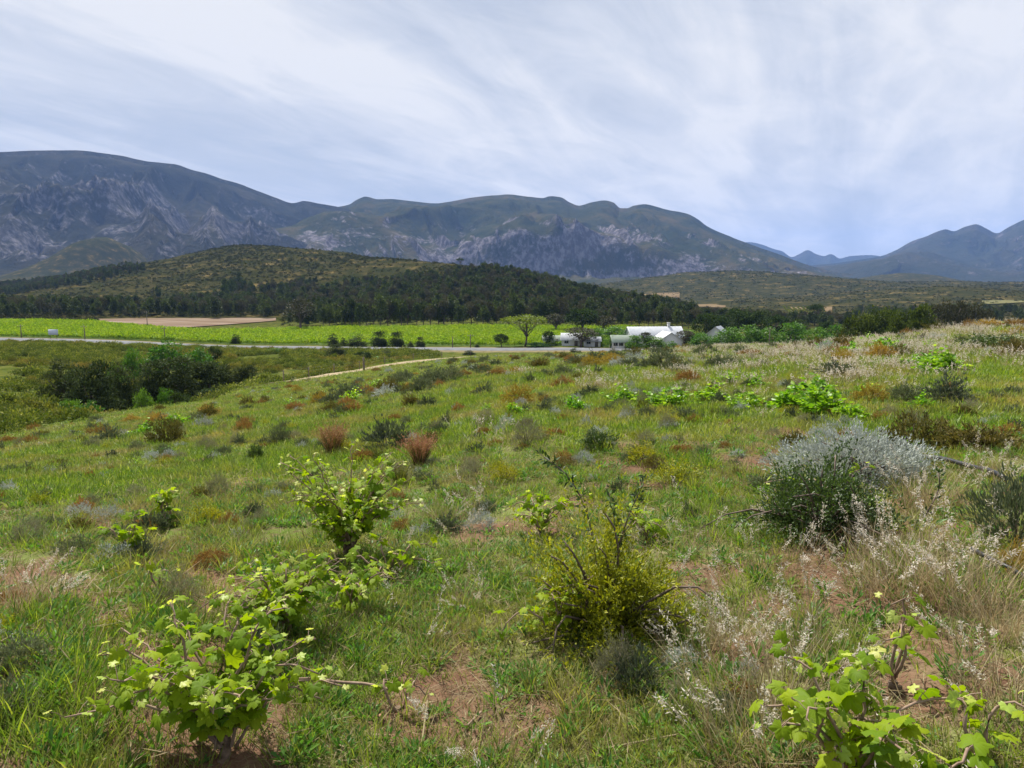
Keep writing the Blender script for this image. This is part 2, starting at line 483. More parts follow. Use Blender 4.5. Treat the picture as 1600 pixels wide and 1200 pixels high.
# ------------------------------------------------------------------ ground sheet
az_d = np.concatenate([np.arange(-180, -50, 3.0), np.arange(-50, 50, 0.2), np.arange(50, 180.1, 3.0)])
rr_ = np.concatenate([[0.02], np.exp(np.linspace(math.log(0.5), math.log(12900), 430))])
A, RR = np.meshgrid(np.radians(az_d), rr_)
GX, GY = RR * np.sin(A), RR * np.cos(A)
GZ = zf(GX, GY)
nr, na = GX.shape
ii = np.arange((nr - 1) * na).reshape(nr - 1, na)[:, :-1].ravel()
quads = np.stack([ii, ii + na, ii + na + 1, ii + 1], -1)
SA = GX / np.maximum(GY, 1)
meadow_edge = np.interp(np.degrees(A), [-60, -36, -28, -20, -15, -10, -4, 0, 5, 10, 20, 28, 36, 60], [28, 34, 50, 78, 90, 118, 130, 155, 130, 120, 85, 62, 70, 70])
m_meadow = 1 - smooth(0.93, 1.07, RR / meadow_edge + (fbm(GX * .15, GY * .15, 3, 41) - .5) * .25)
m_hill = smooth(300, 420, RR)
me = make_mesh('ground', np.stack([GX, GY, GZ], -1).reshape(-1, 3), [quads],
               {'meadow': m_meadow.ravel(), 'dry': dryness(GX, GY).ravel(), 'hill': m_hill.ravel(), 'bare': bareness(GX, GY).ravel()}, True)
def ground_material():
    m, nt = new_mat('ground_soil_and_turf'); N = NT(nt)
    P = N.pos()
    n1 = N.noise(9.0, 6, 0.65); n2 = N.noise(45.0, 4, 0.6); n3 = N.noise(1.3, 4, 0.6); n4 = N.noise(0.16, 5, 0.6)
    soil = N.mix(n1, (0.06, 0.038, 0.023), (0.13, 0.08, 0.05))
    litter = N.mix(n2, (0.08, 0.06, 0.034), (0.24, 0.19, 0.115))
    turf = N.mix(n1, (0.055, 0.085, 0.016), (0.12, 0.17, 0.035))
    base = N.mix(N.ramp(n2, [(.35, 0), (.65, 1)]), soil, litter)
    # thatch of living grass between the tufts
    g = N.math('SUBTRACT', N.math('ADD', N.ramp(n1, [(.35, 0.0), (.6, 1.0)]), 0.15), N.attr('bare'), True)
    mead = N.mix(g, base, turf)
    straw = N.mix(n2, (0.22, 0.17, 0.09), (0.38, 0.31, 0.2))
    mead = N.mix(N.math('MULTIPLY', N.math('MULTIPLY', N.attr('dry'), N.ramp(n1, [(.4, 0.0), (.65, 1.0)])), 0.75), mead, straw)
    mead = N.mix(N.math('MULTIPLY', N.attr('bare'), N.ramp(n1, [(.35, .35), (.55, 1.0)])), mead, N.mix(n2, (0.085, 0.045, 0.027), (0.20, 0.12, 0.078)))
    # scrubland of the valley
    scrub = N.ramp(N.noise(0.35, 5, 0.65), [(.30, (0.03, 0.042, 0.010)), (.48, (0.06, 0.078, 0.016)), (.6, (0.105, 0.105, 0.028)), (.75, (0.14, 0.12, 0.045))])
    hill = N.ramp(N.noise(0.045, 6, 0.68), [(.34, (0.016, 0.020, 0.007)), (.48, (0.030, 0.031, 0.011)), (.58, (0.056, 0.047, 0.018)), (.68, (0.15, 0.112, 0.045))])
    hill = N.mix(N.math('MULTIPLY', N.ramp(n4, [(.4, 0.0), (.7, 1.0)]), .55), hill, (0.022, 0.027, 0.009))
    c = N.mix(N.attr('hill'), scrub, hill)
    c = N.mix(N.attr('meadow'), c, mead)
    p = N.n('ShaderNodeBsdfPrincipled'); N.l(c, p.inputs['Base Color'])
    p.inputs['Roughness'].default_value = 0.95; p.inputs['Specular IOR Level'].default_value = 0.0
    b = N.n('ShaderNodeBump'); b.inputs['Strength'].default_value = 0.7; b.inputs['Distance'].default_value = 0.03
    N.l(N.math('ADD', n1, N.math('MULTIPLY', n2, .5)), b.inputs['Height'])
    N.l(b.outputs[0], p.inputs['Normal'])
    N.out(p.outputs[0])
    return m
me.materials.append(ground_material())
tag(link('ground', me), kind='structure')

# ------------------------------------------------------------------ mountains
def interp_cols(knots, n_out):
    """monotone cubic through knots[k, col] at uniform k, sampled at n_out rows"""
    Kn = len(knots); out = np.zeros((n_out, knots.shape[1]))
    d = np.diff(knots, axis=0); m = np.zeros_like(knots)
    ok = d[:-1] * d[1:] > 0
    with np.errstate(divide='ignore', invalid='ignore'):
        m[1:-1] = np.where(ok, 2 * d[:-1] * d[1:] / (d[:-1] + d[1:]), 0)
    m[0] = d[0]; m[-1] = d[-1]
    ts = np.linspace(0, Kn - 1, n_out)
    for q, t in enumerate(ts):
        i = min(int(t), Kn - 2); s = t - i; s2, s3 = s * s, s ** 3
        out[q] = (2*s3-3*s2+1)*knots[i] + (s3-2*s2+s)*m[i] + (-2*s3+3*s2)*knots[i+1] + (s3-s2)*m[i+1]
    return out, ts
def erosion(x, y, dx, dy, seed):
    """gullies that run along the slope direction (dx, dy)"""
    ix, iy = np.floor(x), np.floor(y); fx, fy = x - ix, y - iy
    h = np.zeros_like(x); w = np.zeros_like(x)
    for i in (-1, 0, 1, 2):
        for j in (-1, 0, 1, 2):
            ox = i + (h2(ix + i, iy + j, seed) - .5) * .9; oy = j + (h2(ix + i, iy + j, seed + 7) - .5) * .9
            ex, ey = fx - ox, fy - oy
            ww = np.exp(-(ex * ex + ey * ey) * 2.0)
            w += ww
            h += np.cos((ex * dx + ey * dy) * 2 * np.pi) * ww
    return h / np.maximum(w, 1e-6)
def mountain(name, lines, azr, n_az, n_rad, amp, rock_t, mat, seed, cell=560.0, spurs=115.0, spur_scale=460.0, gully=.15):
    """lines: front to back, each {'r': distance or [(u, r)...], 'p': [(u, v)...]} or {'r':, 'z': height}"""
    a = np.linspace(R(azr[0]), R(azr[1]), n_az)
    Rk, Zk = [], []
    for L in lines:
        if isinstance(L['r'], (list, tuple)):
            q = [(az_te(u, 380)[0], r) for u, r in L['r']]
            r = np.interp(a, [k[0] for k in q], [k[1] for k in q])
        else: r = np.full(n_az, float(L['r']))
        if 'z' in L: z = np.full(n_az, float(L['z']))
        else:
            q = [az_te(u, v) for u, v in L['p']]
            te = pchip([k[0] for k in q], [k[1] for k in q], np.clip(a, q[0][0], q[-1][0]))
            z = CAM_Z + r * te
        Rk.append(r); Zk.append(z)
    RM, ts = interp_cols(np.array(Rk), n_rad); ZM, _ = interp_cols(np.array(Zk), n_rad)
    AA = np.broadcast_to(a, RM.shape); TT = np.broadcast_to(ts[:, None], RM.shape)
    X, Y = RM * np.sin(AA), RM * np.cos(AA)
    am = np.interp(TT, range(len(amp)), amp)
    # broad spurs
    wx = X + 300 * (fbm(X / 1100, Y / 1100, 2, seed + 50) - .5); wy = Y + 300 * (fbm(X / 1100 + 9, Y / 1100, 2, seed + 51) - .5)
    Z = ZM + am * spurs * (ridged((wx * .95 + wy * .3) / spur_scale, (wy * .30 - wx * .12) / spur_scale, 3, seed, .5) - .42) * 2
    def grads(Z):
        zr = np.gradient(Z, axis=0) / np.maximum(np.gradient(RM, axis=0), 1.0)
        za = np.gradient(Z, axis=1) / (RM * np.gradient(AA, axis=1))
        return zr, za
    zr, za = grads(Z)
    gx = zr * np.sin(AA) + za * np.cos(AA); gy = zr * np.cos(AA) - za * np.sin(AA)
    gl = np.maximum(np.hypot(gx, gy), .05)
    ang = np.arctan2(gx, -gy)
    lim = np.minimum(gl, .55) * am
    for o in range(3):
        c = cell / 2.1 ** o
        e = erosion(X / c, Y / c, np.cos(ang) * .9, np.sin(ang) * .9, seed + 11 * o)
        Z = Z + lim * (c * gully) * e
    Z = Z + (am * .5 + .06) * 18 * (fbm(X / 90, Y / 90, 4, seed + 90) - .5)
    rk = np.interp(TT, range(len(rock_t)), rock_t)
    Z = Z + np.clip(rk, 0, 1) * 18 * (fbm(AA * RM / 45, Z / 150, 4, seed + 33, .6) - .5)
    # nothing in front of the crest line stands above it
    kc_ = len(lines) - 2; row = int(round(kc_ / (len(lines) - 1) * (n_rad - 1)))
    te = (Z - CAM_Z) / RM; lim_ = te[row] - .0015
    fr = np.arange(n_rad)[:, None] < row
    over = np.maximum(te - (lim_ - .012), 0)
    te2 = np.where(fr & (over > 0), lim_ - .012 + .012 * (1 - np.exp(-over / .012)), te)
    Z = CAM_Z + te2 * RM
    zr, za = grads(Z)
    slope = np.hypot(zr, za)
    rock = np.clip(rk + smooth(.5, 1.2, slope) * .45 - .30 + (fbm(X / 160, Y / 160 + Z / 90, 4, seed + 70) - .5) * 1.5, 0, 1)
    i = np.arange((n_rad - 1) * n_az).reshape(n_rad - 1, n_az)[:, :-1].ravel()
    me = make_mesh(name, np.stack([X, Y, Z], -1).reshape(-1, 3), [np.stack([i, i + n_az, i + n_az + 1, i + 1], -1)], {'rock': rock.ravel()}, True)
    me.materials.append(mat)
    return tag(link(name, me), kind='structure')
def mountain_material(name, veg1, veg2, veg3, rock1, rock2, s=1.0):
    m, nt = new_mat(name); N = NT(nt)
    mp = N.n('ShaderNodeMapping'); mp.inputs['Scale'].default_value = (1, 1, .55); N.l(N.pos(), mp.inputs[0]); P = mp.outputs[0]
    nb = N.noise(0.0022 * s, 5, 0.62, P); nm = N.noise(0.012 * s, 6, 0.66, P); nf = N.noise(0.045 * s, 5, 0.7, P)
    veg = N.ramp(N.math('ADD', N.math('MULTIPLY', nb, .55), N.math('MULTIPLY', nm, .45)), [(.38, veg1), (.5, veg2), (.60, veg3)])
    rock = N.ramp(nf, [(.33, tuple(c * .72 for c in rock1)), (.47, rock1), (.62, rock2)])
    f = N.math('ADD', N.attr('rock'), N.math('MULTIPLY', N.math('SUBTRACT', nf, .5), 1.5))
    c = N.mix(N.ramp(f, [(.36, 0.0), (.72, 1.0)]), veg, rock)
    p = N.n('ShaderNodeBsdfPrincipled'); N.l(c, p.inputs['Base Color'])
    p.inputs['Roughness'].default_value = 0.95; p.inputs['Specular IOR Level'].default_value = 0.0
    b = N.n('ShaderNodeBump'); b.inputs['Strength'].default_value = 0.9; b.inputs['Distance'].default_value = 22.0 / s
    N.l(N.math('ADD', nm, N.math('MULTIPLY', nf, .6)), b.inputs['Height']); N.l(b.outputs[0], p.inputs['Normal'])
    N.out(p.outputs[0])
    return m
MM = mountain_material('mountain_rock_and_scrub', (0.018, 0.025, 0.012), (0.036, 0.039, 0.016), (0.072, 0.058, 0.024), (0.085, 0.076, 0.082), (0.20, 0.185, 0.195))  # mountain albedos lowered, putting the cloud shadow over them into the colour
ML = mountain_material('mountain_grey_scree', (0.019, 0.022, 0.018), (0.030, 0.031, 0.023), (0.046, 0.043, 0.032), (0.06, 0.058, 0.062), (0.15, 0.142, 0.15))
MF = mountain_material('mountain_far_slopes', (0.022, 0.028, 0.018), (0.033, 0.036, 0.022), (0.048, 0.044, 0.03), (0.06, 0.052, 0.052), (0.12, 0.105, 0.105), .6)

mountain('mountain_centre', [
    {'r': 2350, 'z': -30},
    {'r': 2750, 'p': [(200,441),(500,437),(700,435),(800,432),(900,436),(1000,436),(1150,440),(1250,440),(1330,437),(1420,440)]},
    {'r': 3150, 'p': [(200,420),(330,402),(420,404),(520,408),(620,412),(700,422),(760,413),(850,418),(950,424),(1050,427),(1120,428),(1200,433),(1300,435),(1420,438)]},
    {'r': [(200,3350),(600,3350),(860,3250),(1100,3350),(1400,3500)], 'p': [(200,385),(330,372),(420,374),(520,379),(600,384),(660,383),(710,375),(760,361),(820,350),(880,345),(940,349),(1000,365),(1060,381),(1110,392),(1180,408),(1260,424),(1330,432),(1420,436)]},
    {'r': [(200,3900),(700,3850),(900,3700),(1100,3800),(1400,4000)], 'p': [(200,360),(330,352),(450,344),(560,340),(660,343),(740,340),(800,334),(880,333),(950,338),(1000,346),(1060,358),(1110,374),(1180,396),(1260,416),(1330,428),(1420,434)]},
    {'r': [(200,4800),(530,4900),(800,4700),(1000,4600),(1240,4700),(1400,4800)], 'p': [(200,322),(480,330),(528,323),(545,319),(558,311),(572,307),(590,311),(612,311),(640,314),(680,318),(700,316),(740,309),(770,305),(795,304),(825,307),(848,309),(860,306),(876,308),(890,316),(905,321),(925,316),(945,313),(958,316),(970,325),(980,325),(990,321),(1006,319),(1025,323),(1045,329),(1075,335),(1090,343),(1105,354),(1140,369),(1180,384),(1215,396),(1260,413),(1320,427),(1420,434)]},
    {'r': 6600, 'z': -60}], (-29, 31), 940, 330, [0, .35, .75, .6, .9, .03, .3], [-.2, -.05, .68, .58, .0, .1, 0], MM, 5)
mountain('mountain_left', [
    {'r': 2200, 'z': -20},
    {'r': 2500, 'p': [(-450,432),(-200,428),(0,420),(150,416),(300,416),(420,424),(560,436)]},
    {'r': 2850, 'p': [(-450,380),(-200,378),(0,375),(150,372),(250,374),(320,384),(380,402),(440,420),(560,434)]},
    {'r': 3300, 'p': [(-450,320),(-200,318),(0,318),(130,322),(220,330),(300,345),(360,362),(420,388),(480,410),(560,430)]},
    {'r': 3800, 'p': [(-450,270),(-200,268),(0,272),(130,276),(220,286),(300,305),(370,326),(430,345),(500,375),(600,415)]},
    {'r': 4250, 'p': [(-450,262),(-200,244),(-60,240),(0,238),(40,236),(90,235),(130,236),(165,240),(190,243),(215,249),(240,254),(270,256),(300,265),(325,272),(345,279),(372,286),(400,297),(430,308),(458,317),(476,314),(500,318),(530,323),(600,345),(700,380)]},
    {'r': 6000, 'z': -60}], (-58, -6), 620, 330, [0, .4, .9, 1.1, .9, .03, .3], [-.3, .2, .55, .42, .15, .05, 0], ML, 23, 360.0, 120.0, 400.0)
mountain('mountain_right', [
    {'r': 4300, 'z': -30},
    {'r': 4800, 'p': [(1180,440),(1300,436),(1350,430),(1420,436),(1520,440),(1700,440),(1950,436)]},
    {'r': 5600, 'p': [(1180,432),(1300,420),(1340,416),(1420,410),(1500,412),(1600,414),(1700,410),(1950,400)]},
    {'r': 6400, 'p': [(1180,425),(1300,414),(1350,404),(1400,394),(1440,382),(1500,374),(1560,386),(1620,380),(1700,375),(1950,350)]},
    {'r': 7200, 'p': [(1180,420),(1300,412),(1350,405),(1378,400),(1400,391),(1425,377),(1450,368),(1466,361),(1478,358),(1490,361),(1508,354),(1525,350),(1540,356),(1558,364),(1575,355),(1600,343),(1640,330),(1700,338),(1800,320),(1950,330)]},
    {'r': 9200, 'z': -60}], (18, 48), 420, 220, [0, .5, .9, .9, .03, .3], [-.3, .25, .35, .1, .1, 0], MF, 41, 700.0, 170.0, 900.0)
mountain('mountain_far', [
    {'r': 8200, 'z': -30},
    {'r': 9200, 'p': [(1000,432),(1250,428),(1400,424),(1600,430)]},
    {'r': 10400, 'p': [(1000,400),(1100,392),(1170,378),(1190,382),(1205,388),(1222,393),(1237,402),(1250,397),(1262,391),(1275,397),(1288,400),(1298,397),(1312,404),(1330,400),(1360,399),(1378,401),(1420,405),(1600,400)]},
    {'r': 12500, 'z': -60}], (8, 38), 300, 90, [0, .7, .12, .3], [-.3, .1, 0, 0], MF, 61, 900.0, 70.0, 1300.0)

# ------------------------------------------------------------------ haze
hb, hq = box(-13000, 13000, -13000, 13000, -140, 980)
me = make_mesh('haze', hb, [hq])
m, nt = new_mat('haze_air'); N = NT(nt)
pv = N.n('ShaderNodeVolumePrincipled')
pv.inputs['Color'].default_value = (0.29, 0.49, 1.0, 1)
pv.inputs['Density'].default_value = 0.000056
o = N.n('ShaderNodeOutputMaterial'); N.l(pv.outputs[0], o.inputs['Volume'])
me.materials.append(m)
tag(link('haze', me), 'pale blue haze filling the air of the valley', 'haze', kind='stuff')

# ------------------------------------------------------------------ scattering of what nobody could count
def scatter(name, P, rot, scl, idx, protos, label, cat):
    """one object: prototypes instanced on points. P (n,3), rot (n,3), scl (n,3), idx (n,)"""
    n = len(P)
    me = bpy.data.meshes.new(name)
    me.vertices.add(n); me.vertices.foreach_set('co', np.asarray(P, np.float32).ravel())
    for nm, arr, ty, key in (('rot', rot, 'FLOAT_VECTOR', 'vector'), ('scl', scl, 'FLOAT_VECTOR', 'vector'), ('idx', idx, 'INT', 'value')):
        at = me.attributes.new(nm, ty, 'POINT')
        at.data.foreach_set(key, np.asarray(arr, np.int32 if ty == 'INT' else np.float32).ravel())
    col = bpy.data.collections.new(name + '_kinds')
    for k, pm in enumerate(protos):
        col.objects.link(bpy.data.objects.new('%s_kind_%02d' % (name, k), pm))
    ng = bpy.data.node_groups.new(name, 'GeometryNodeTree')
    ng.interface.new_socket('Geometry', in_out='INPUT', socket_type='NodeSocketGeometry')
    ng.interface.new_socket('Geometry', in_out='OUTPUT', socket_type='NodeSocketGeometry')
    gi = ng.nodes.new('NodeGroupInput'); go = ng.nodes.new('NodeGroupOutput')
    ci = ng.nodes.new('GeometryNodeCollectionInfo'); ci.inputs['Collection'].default_value = col
    ci.inputs['Separate Children'].default_value = True; ci.inputs['Reset Children'].default_value = True
    ip = ng.nodes.new('GeometryNodeInstanceOnPoints'); ip.inputs['Pick Instance'].default_value = True
    ng.links.new(gi.outputs[0], ip.inputs['Points']); ng.links.new(ci.outputs[0], ip.inputs['Instance'])
    for nm, dt, sock in (('rot', 'FLOAT_VECTOR', 'Rotation'), ('scl', 'FLOAT_VECTOR', 'Scale'), ('idx', 'INT', 'Instance Index')):
        na = ng.nodes.new('GeometryNodeInputNamedAttribute'); na.data_type = dt
        na.inputs['Name'].default_value = nm
        src = next(s for s in na.outputs if s.enabled and s.name == 'Attribute')
        ng.links.new(src, ip.inputs[sock])
    ng.links.new(ip.outputs[0], go.inputs[0])
    o = link(name, me)
    md = o.modifiers.new('scatter', 'NODES'); md.node_group = ng
    return tag(o, label, cat, kind='stuff')
def wedge(rng, n, r0, r1, az=(-43, 43)):
    r = np.sqrt(rng.uniform(r0 * r0, r1 * r1, n)); a = np.radians(rng.uniform(az[0], az[1], n))
    return r * np.sin(a), r * np.cos(a)
def yaw(rng, n, tilt=0.12):
    return np.stack([rng.normal(0, tilt, n), rng.normal(0, tilt, n), rng.uniform(0, 2 * np.pi, n)], -1)

# ------------------------------------------------------------------ plant materials
M_GRASS = leaf_mat('green_grass', [(0.075, 0.135, 0.012), (0.145, 0.225, 0.020), (0.225, 0.305, 0.035), (0.34, 0.31, 0.10)], .40, .5, .25, .5, (0.55, .46, .68), (0.28, 0.235, 0.085))
M_STRAW = leaf_mat('dry_grass', [(0.17, 0.13, 0.065), (0.30, 0.245, 0.135), (0.44, 0.375, 0.235)], .3, .7, .15, .3, tcol=(1.1, 1.0, .8))
M_FLUFF = leaf_mat('grass_seed_fluff', [(0.42, 0.37, 0.29), (0.58, 0.53, 0.44), (0.72, 0.68, 0.60)], .4, .8, .1, .25, tcol=(1.05, 1.0, .9))
M_FORB = leaf_mat('broad_weed_leaves', [(0.045, 0.12, 0.015), (0.085, 0.20, 0.025), (0.15, 0.29, 0.05)], .35, .5, .35, .4)
M_VINE = leaf_mat('vine_leaves', [(0.055, 0.15, 0.010), (0.12, 0.27, 0.016), (0.22, 0.40, 0.025), (0.40, 0.50, 0.08)], .5, .42, .4, .25, tcol=(1.3, 1.25, .45))
M_BARK = solid_mat('vine_bark', (0.10, 0.065, 0.045), (0.24, 0.17, 0.12), 30, .9, .5)
M_TWIG = solid_mat('shrub_twigs', (0.07, 0.05, 0.038), (0.17, 0.13, 0.10), 20, .9)
M_CANE = solid_mat('vine_cane', (0.16, 0.10, 0.07), (0.33, 0.24, 0.17), 25, .8)
M_SILVER = leaf_mat('silver_leaves', [(0.20, 0.23, 0.20), (0.36, 0.39, 0.36), (0.55, 0.58, 0.55)], .2, .8, .1, .3, tcol=(1, 1, .8))
M_GREYG = leaf_mat('grey_green_leaves', [(0.065, 0.085, 0.045), (0.12, 0.145, 0.075), (0.21, 0.235, 0.135)], .2, .7, .15, .35, tcol=(1.1, 1.1, .7))
M_RUST = leaf_mat('rust_brown_leaves', [(0.13, 0.075, 0.025), (0.25, 0.155, 0.05), (0.40, 0.27, 0.09)], .25, .75, .1, .35, tcol=(1.1, 1., .6))
M_GOLD = leaf_mat('golden_leaves', [(0.18, 0.13, 0.025), (0.34, 0.25, 0.05), (0.50, 0.39, 0.10)], .25, .7, .1, .3, tcol=(1.1, 1., .5))
M_OLIVE = leaf_mat('olive_brown_leaves', [(0.045, 0.045, 0.014), (0.11, 0.10, 0.03), (0.24, 0.19, 0.06)], .2, .7, .15, .35)
M_DARK = leaf_mat('dark_green_leaves', [(0.022, 0.042, 0.012), (0.05, 0.085, 0.022), (0.10, 0.155, 0.045)], .25, .5, .35, .35)
M_DARKG = leaf_mat('dark_grey_green_leaves', [(0.05, 0.065, 0.045), (0.09, 0.11, 0.075), (0.18, 0.20, 0.14)], .2, .6, .2, .3)
M_YELG = leaf_mat('yellow_green_leaves', [(0.07, 0.10, 0.008), (0.24, 0.26, 0.014), (0.48, 0.45, 0.025)], .38, .5, .3, .25, tcol=(1.15, 1.15, .4))
M_GREYTWIG = leaf_mat('fine_grey_twiglets', [(0.14, 0.13, 0.09), (0.23, 0.22, 0.16), (0.34, 0.33, 0.24)], .2, .8, .1, .3)
M_REED = leaf_mat('brown_reed_tops', [(0.20, 0.10, 0.055), (0.32, 0.17, 0.095), (0.44, 0.28, 0.16)], .25, .7, .1, .25, tcol=(1.1, 1, .7))
M_REEDG = leaf_mat('green_reed_stems', [(0.04, 0.06, 0.012), (0.085, 0.105, 0.022), (0.19, 0.18, 0.05)], .25, .5, .3, .3)
M_BRIGHT = leaf_mat('bright_green_leaves', [(0.035, 0.09, 0.010), (0.075, 0.17, 0.016), (0.16, 0.30, 0.03)], .3, .5, .3, .3)
M_STONE = solid_mat('grey_stone', (0.20, 0.19, 0.18), (0.40, 0.38, 0.35), 14, .9, .5)
M_CLOD = solid_mat('red_earth_clod', (0.24, 0.12, 0.07), (0.40, 0.23, 0.15), 22, .95, .5)

def on_slope(u, v):
    """point of the sandy track: where the photograph shows it, but never past the brow of the slope"""
    p = hit(u, v); r = math.hypot(p[0], p[1]); a = math.degrees(math.atan2(p[0], p[1]))
    q = float(np.interp(a, [-24, -20, -15, -10, -4, 0, 5], [60, 71, 84, 106, 119, 140, 140]))
    return at_ur(u, min(r, q))
TRACK = [on_slope(u, v) for u, v in [(420, 597), (455, 590), (500, 585), (540, 579), (580, 574), (620, 569), (670, 563), (720, 559), (770, 557), (820, 556)]]
tr_ = np.array([p[:2] for p in TRACK])
tr_ = np.stack([np.interp(np.linspace(0, 9, 90), range(10), tr_[:, k]) for k in range(2)], -1)
def track_dist(x, y):
    d = np.full(np.shape(x), 99.0); f = np.hypot(x, y) > 60
    if f.any(): d[f] = np.min(np.hypot(x[f][:, None] - tr_[None, :, 0], y[f][:, None] - tr_[None, :, 1]), 1)
    return d
# ------------------------------------------------------------------ grass prototypes
def blade_tuft(seed, n, rad, L, W, lean, tone=(0, .85), segs=(0, .35, .7)):
    rng = np.random.default_rng(seed); g = Geo()
    V, F3, F4, nv, tip = blades(rng, n, rad, L, W, lean, segs)
    g.add2(V, F3, F4, np.repeat(np.clip(rng.uniform(*tone, n) ** 1.2, 0, 1), nv))
    return g
def green_tuft(seed, n=34, rad=.10, L=(.05, .15), W=(.003, .006), lean=.7):
    return blade_tuft(seed, n, rad, L, W, lean).mesh('grass_tuft', M_GRASS)
def forb(seed):
    rng = np.random.default_rng(seed); g = Geo(); n = 26
    a = rng.uniform(0, 2 * np.pi, n); e = rng.uniform(.25, 1.1, n)
    D = np.stack([np.cos(a) * np.cos(e), np.sin(a) * np.cos(e), np.sin(e)], -1)
    P = D * rng.uniform(0.0, .05, n)[:, None]
    V, Fc = cards(rng, P, D, rng.uniform(.018, .042, n), rng.uniform(.007, .014, n), .3)
    g.add(V, Fc, np.repeat(rng.uniform(0, 1, n), 4))
    return g.mesh('weed_rosette', M_FORB)
def straw_tuft(seed, n=26, rad=.10, L=(.15, .45), W=(.0018, .0035), lean=.45, fluff=3, nf=52, fs=.015):
    rng = np.random.default_rng(seed)
    g = blade_tuft(seed, n, rad, L, W, lean, (0, 1))
    m = g.mesh('straw_tuft', M_STRAW)
    if fluff:
        V, F3, F4, nv, tip = blades(rng, fluff, rad, (L[1] * .75, L[1] * 1.15), W, lean * .8)
        g.add2(V, F3, F4, np.repeat(rng.uniform(.3, 1, fluff), nv))
        nmain = sum(len(f) for f in g.F3), sum(len(f) for f in g.F4)
        # plumes along the last third of the stalks
        h = Geo()
        VV = V.reshape(fluff, nv, 3)
        mid = (VV[:, 4] + VV[:, 5]) / 2
        t = rng.uniform(-.15, 1.1, (fluff, nf))
        P = mid[:, None] + (tip - mid)[:, None] * t[..., None]
        P = P.reshape(-1, 3) + rng.normal(0, .007, (fluff * nf, 3))
        D = np.repeat(tip - mid, nf, 0); D = norm(D) * .9 + rng.normal(0, .7, D.shape)
        V2, Fc = cards(rng, P, D, rng.uniform(fs * .6, fs * 1.5, len(P)), fs * .33, 1.5)
        base = len(np.concatenate(g.V))
        g.add(V2, Fc, np.repeat(rng.uniform(0, 1, len(P)), 4))
        m = g.mesh('straw_tuft', M_STRAW); m.materials.append(M_FLUFF)
        mi = np.zeros(len(m.polygons), np.int32)
        f3 = np.concatenate(g.F3); isf = f3.min(1) >= base
        mi[:len(f3)][isf] = 1
        m.polygons.foreach_set('material_index', mi)
    return m
def litter_bits(seed):
    rng = np.random.default_rng(seed); g = Geo(); n = 22
    a = rng.uniform(0, 2 * np.pi, n)
    D = np.stack([np.cos(a), np.sin(a), rng.normal(0.05, .12, n)], -1)
    P = np.stack([rng.normal(0, .09, n), rng.normal(0, .09, n), rng.uniform(.004, .02, n)], -1)
    V, Fc = cards(rng, P, D, rng.uniform(.04, .17, n), rng.uniform(.002, .005, n), .2, .02)
    g.add(V, Fc, np.repeat(rng.uniform(0, .8, n), 4))
    return g.mesh('dead_stalks', M_STRAW)
rng = np.random.default_rng(77)
G_near = [green_tuft(s, 46, .09, (.02, .07), (.002, .0042), .85) for s in range(5)] + [green_tuft(20 + s, 26, .07, (.04, .12), (.0025, .0055), .75) for s in range(2)] + [blade_tuft(30 + s, 34, .09, (.02, .08), (.002, .0038), .9, (.0, .8)).mesh('grass_tuft', M_STRAW) for s in range(3)] + [forb(40 + s) for s in range(3)]
G_mid = [green_tuft(60 + s, 50, .22, (.03, .11), (.006, .011), .75) for s in range(5)] + [forb(70)]
G_far = [blade_tuft(80 + s, 60, .55, (.04, .14), (.014, .03), .75, segs=(0, .5)).mesh('grass_patch', M_GRASS) for s in range(5)]
ptsx, ptsy, sc_, ix = [], [], [], []
GREEN = G_near + G_mid + G_far
nN, nM = len(G_near), len(G_mid)
for r0, r1, dens, lo, hi, s0 in ((1.0, 4, 620, 0, nN, 1.0), (4, 8, 300, 0, nN, 1.15), (8, 16, 95, nN, nN + nM, .9), (16, 32, 34, nN, nN + nM, 1.35), (32, 64, 11, nN + nM, len(GREEN), 1.0), (64, 160, 3.0, nN + nM, len(GREEN), 1.5)):
    n = int(dens * .768 * (r1 * r1 - r0 * r0))
    x, y = wedge(rng, n, r0, r1)
    ed = np.interp(np.degrees(np.arctan2(x, y)), [-60, -36, -28, -20, -15, -10, -4, 0, 5, 10, 20, 28, 36, 60], [28, 34, 50, 78, 90, 118, 130, 155, 130, 120, 85, 62, 70, 70])
    keep = (rng.uniform(0, 1, n) > bareness(x, y) * .82) & (track_dist(x, y) > 2.9 + .8 * rng.normal(0, .4, n)) & (rng.uniform(0, 1, n) > (dryness(x, y) - .45) * .75) & (np.hypot(x, y) < ed * 1.03)
    if r0 < 8:
        keep &= fbm(x * 2.3, y * 2.3, 3, 55) > .36 + .1 * rng.normal(0, .5, n)
    x, y = x[keep], y[keep]; n = len(x)
    ptsx.append(x); ptsy.append(y)
    vig = .75 + .7 * fbm(x * .7, y * .7, 3, 57)
    q = s0 * rng.uniform(.75, 1.3, n)
    sc_.append(np.stack([q, q, q * vig * (1.0 if r0 < 32 else .8)], -1)); ix.append(rng.integers(lo, hi, n))
x = np.concatenate(ptsx); y = np.concatenate(ptsy)
scatter('grass', np.stack([x, y, zf(x, y) - .01], -1), yaw(rng, len(x)), np.concatenate(sc_), np.concatenate(ix), GREEN, 'short green grass and weeds covering the hillside', 'grass')

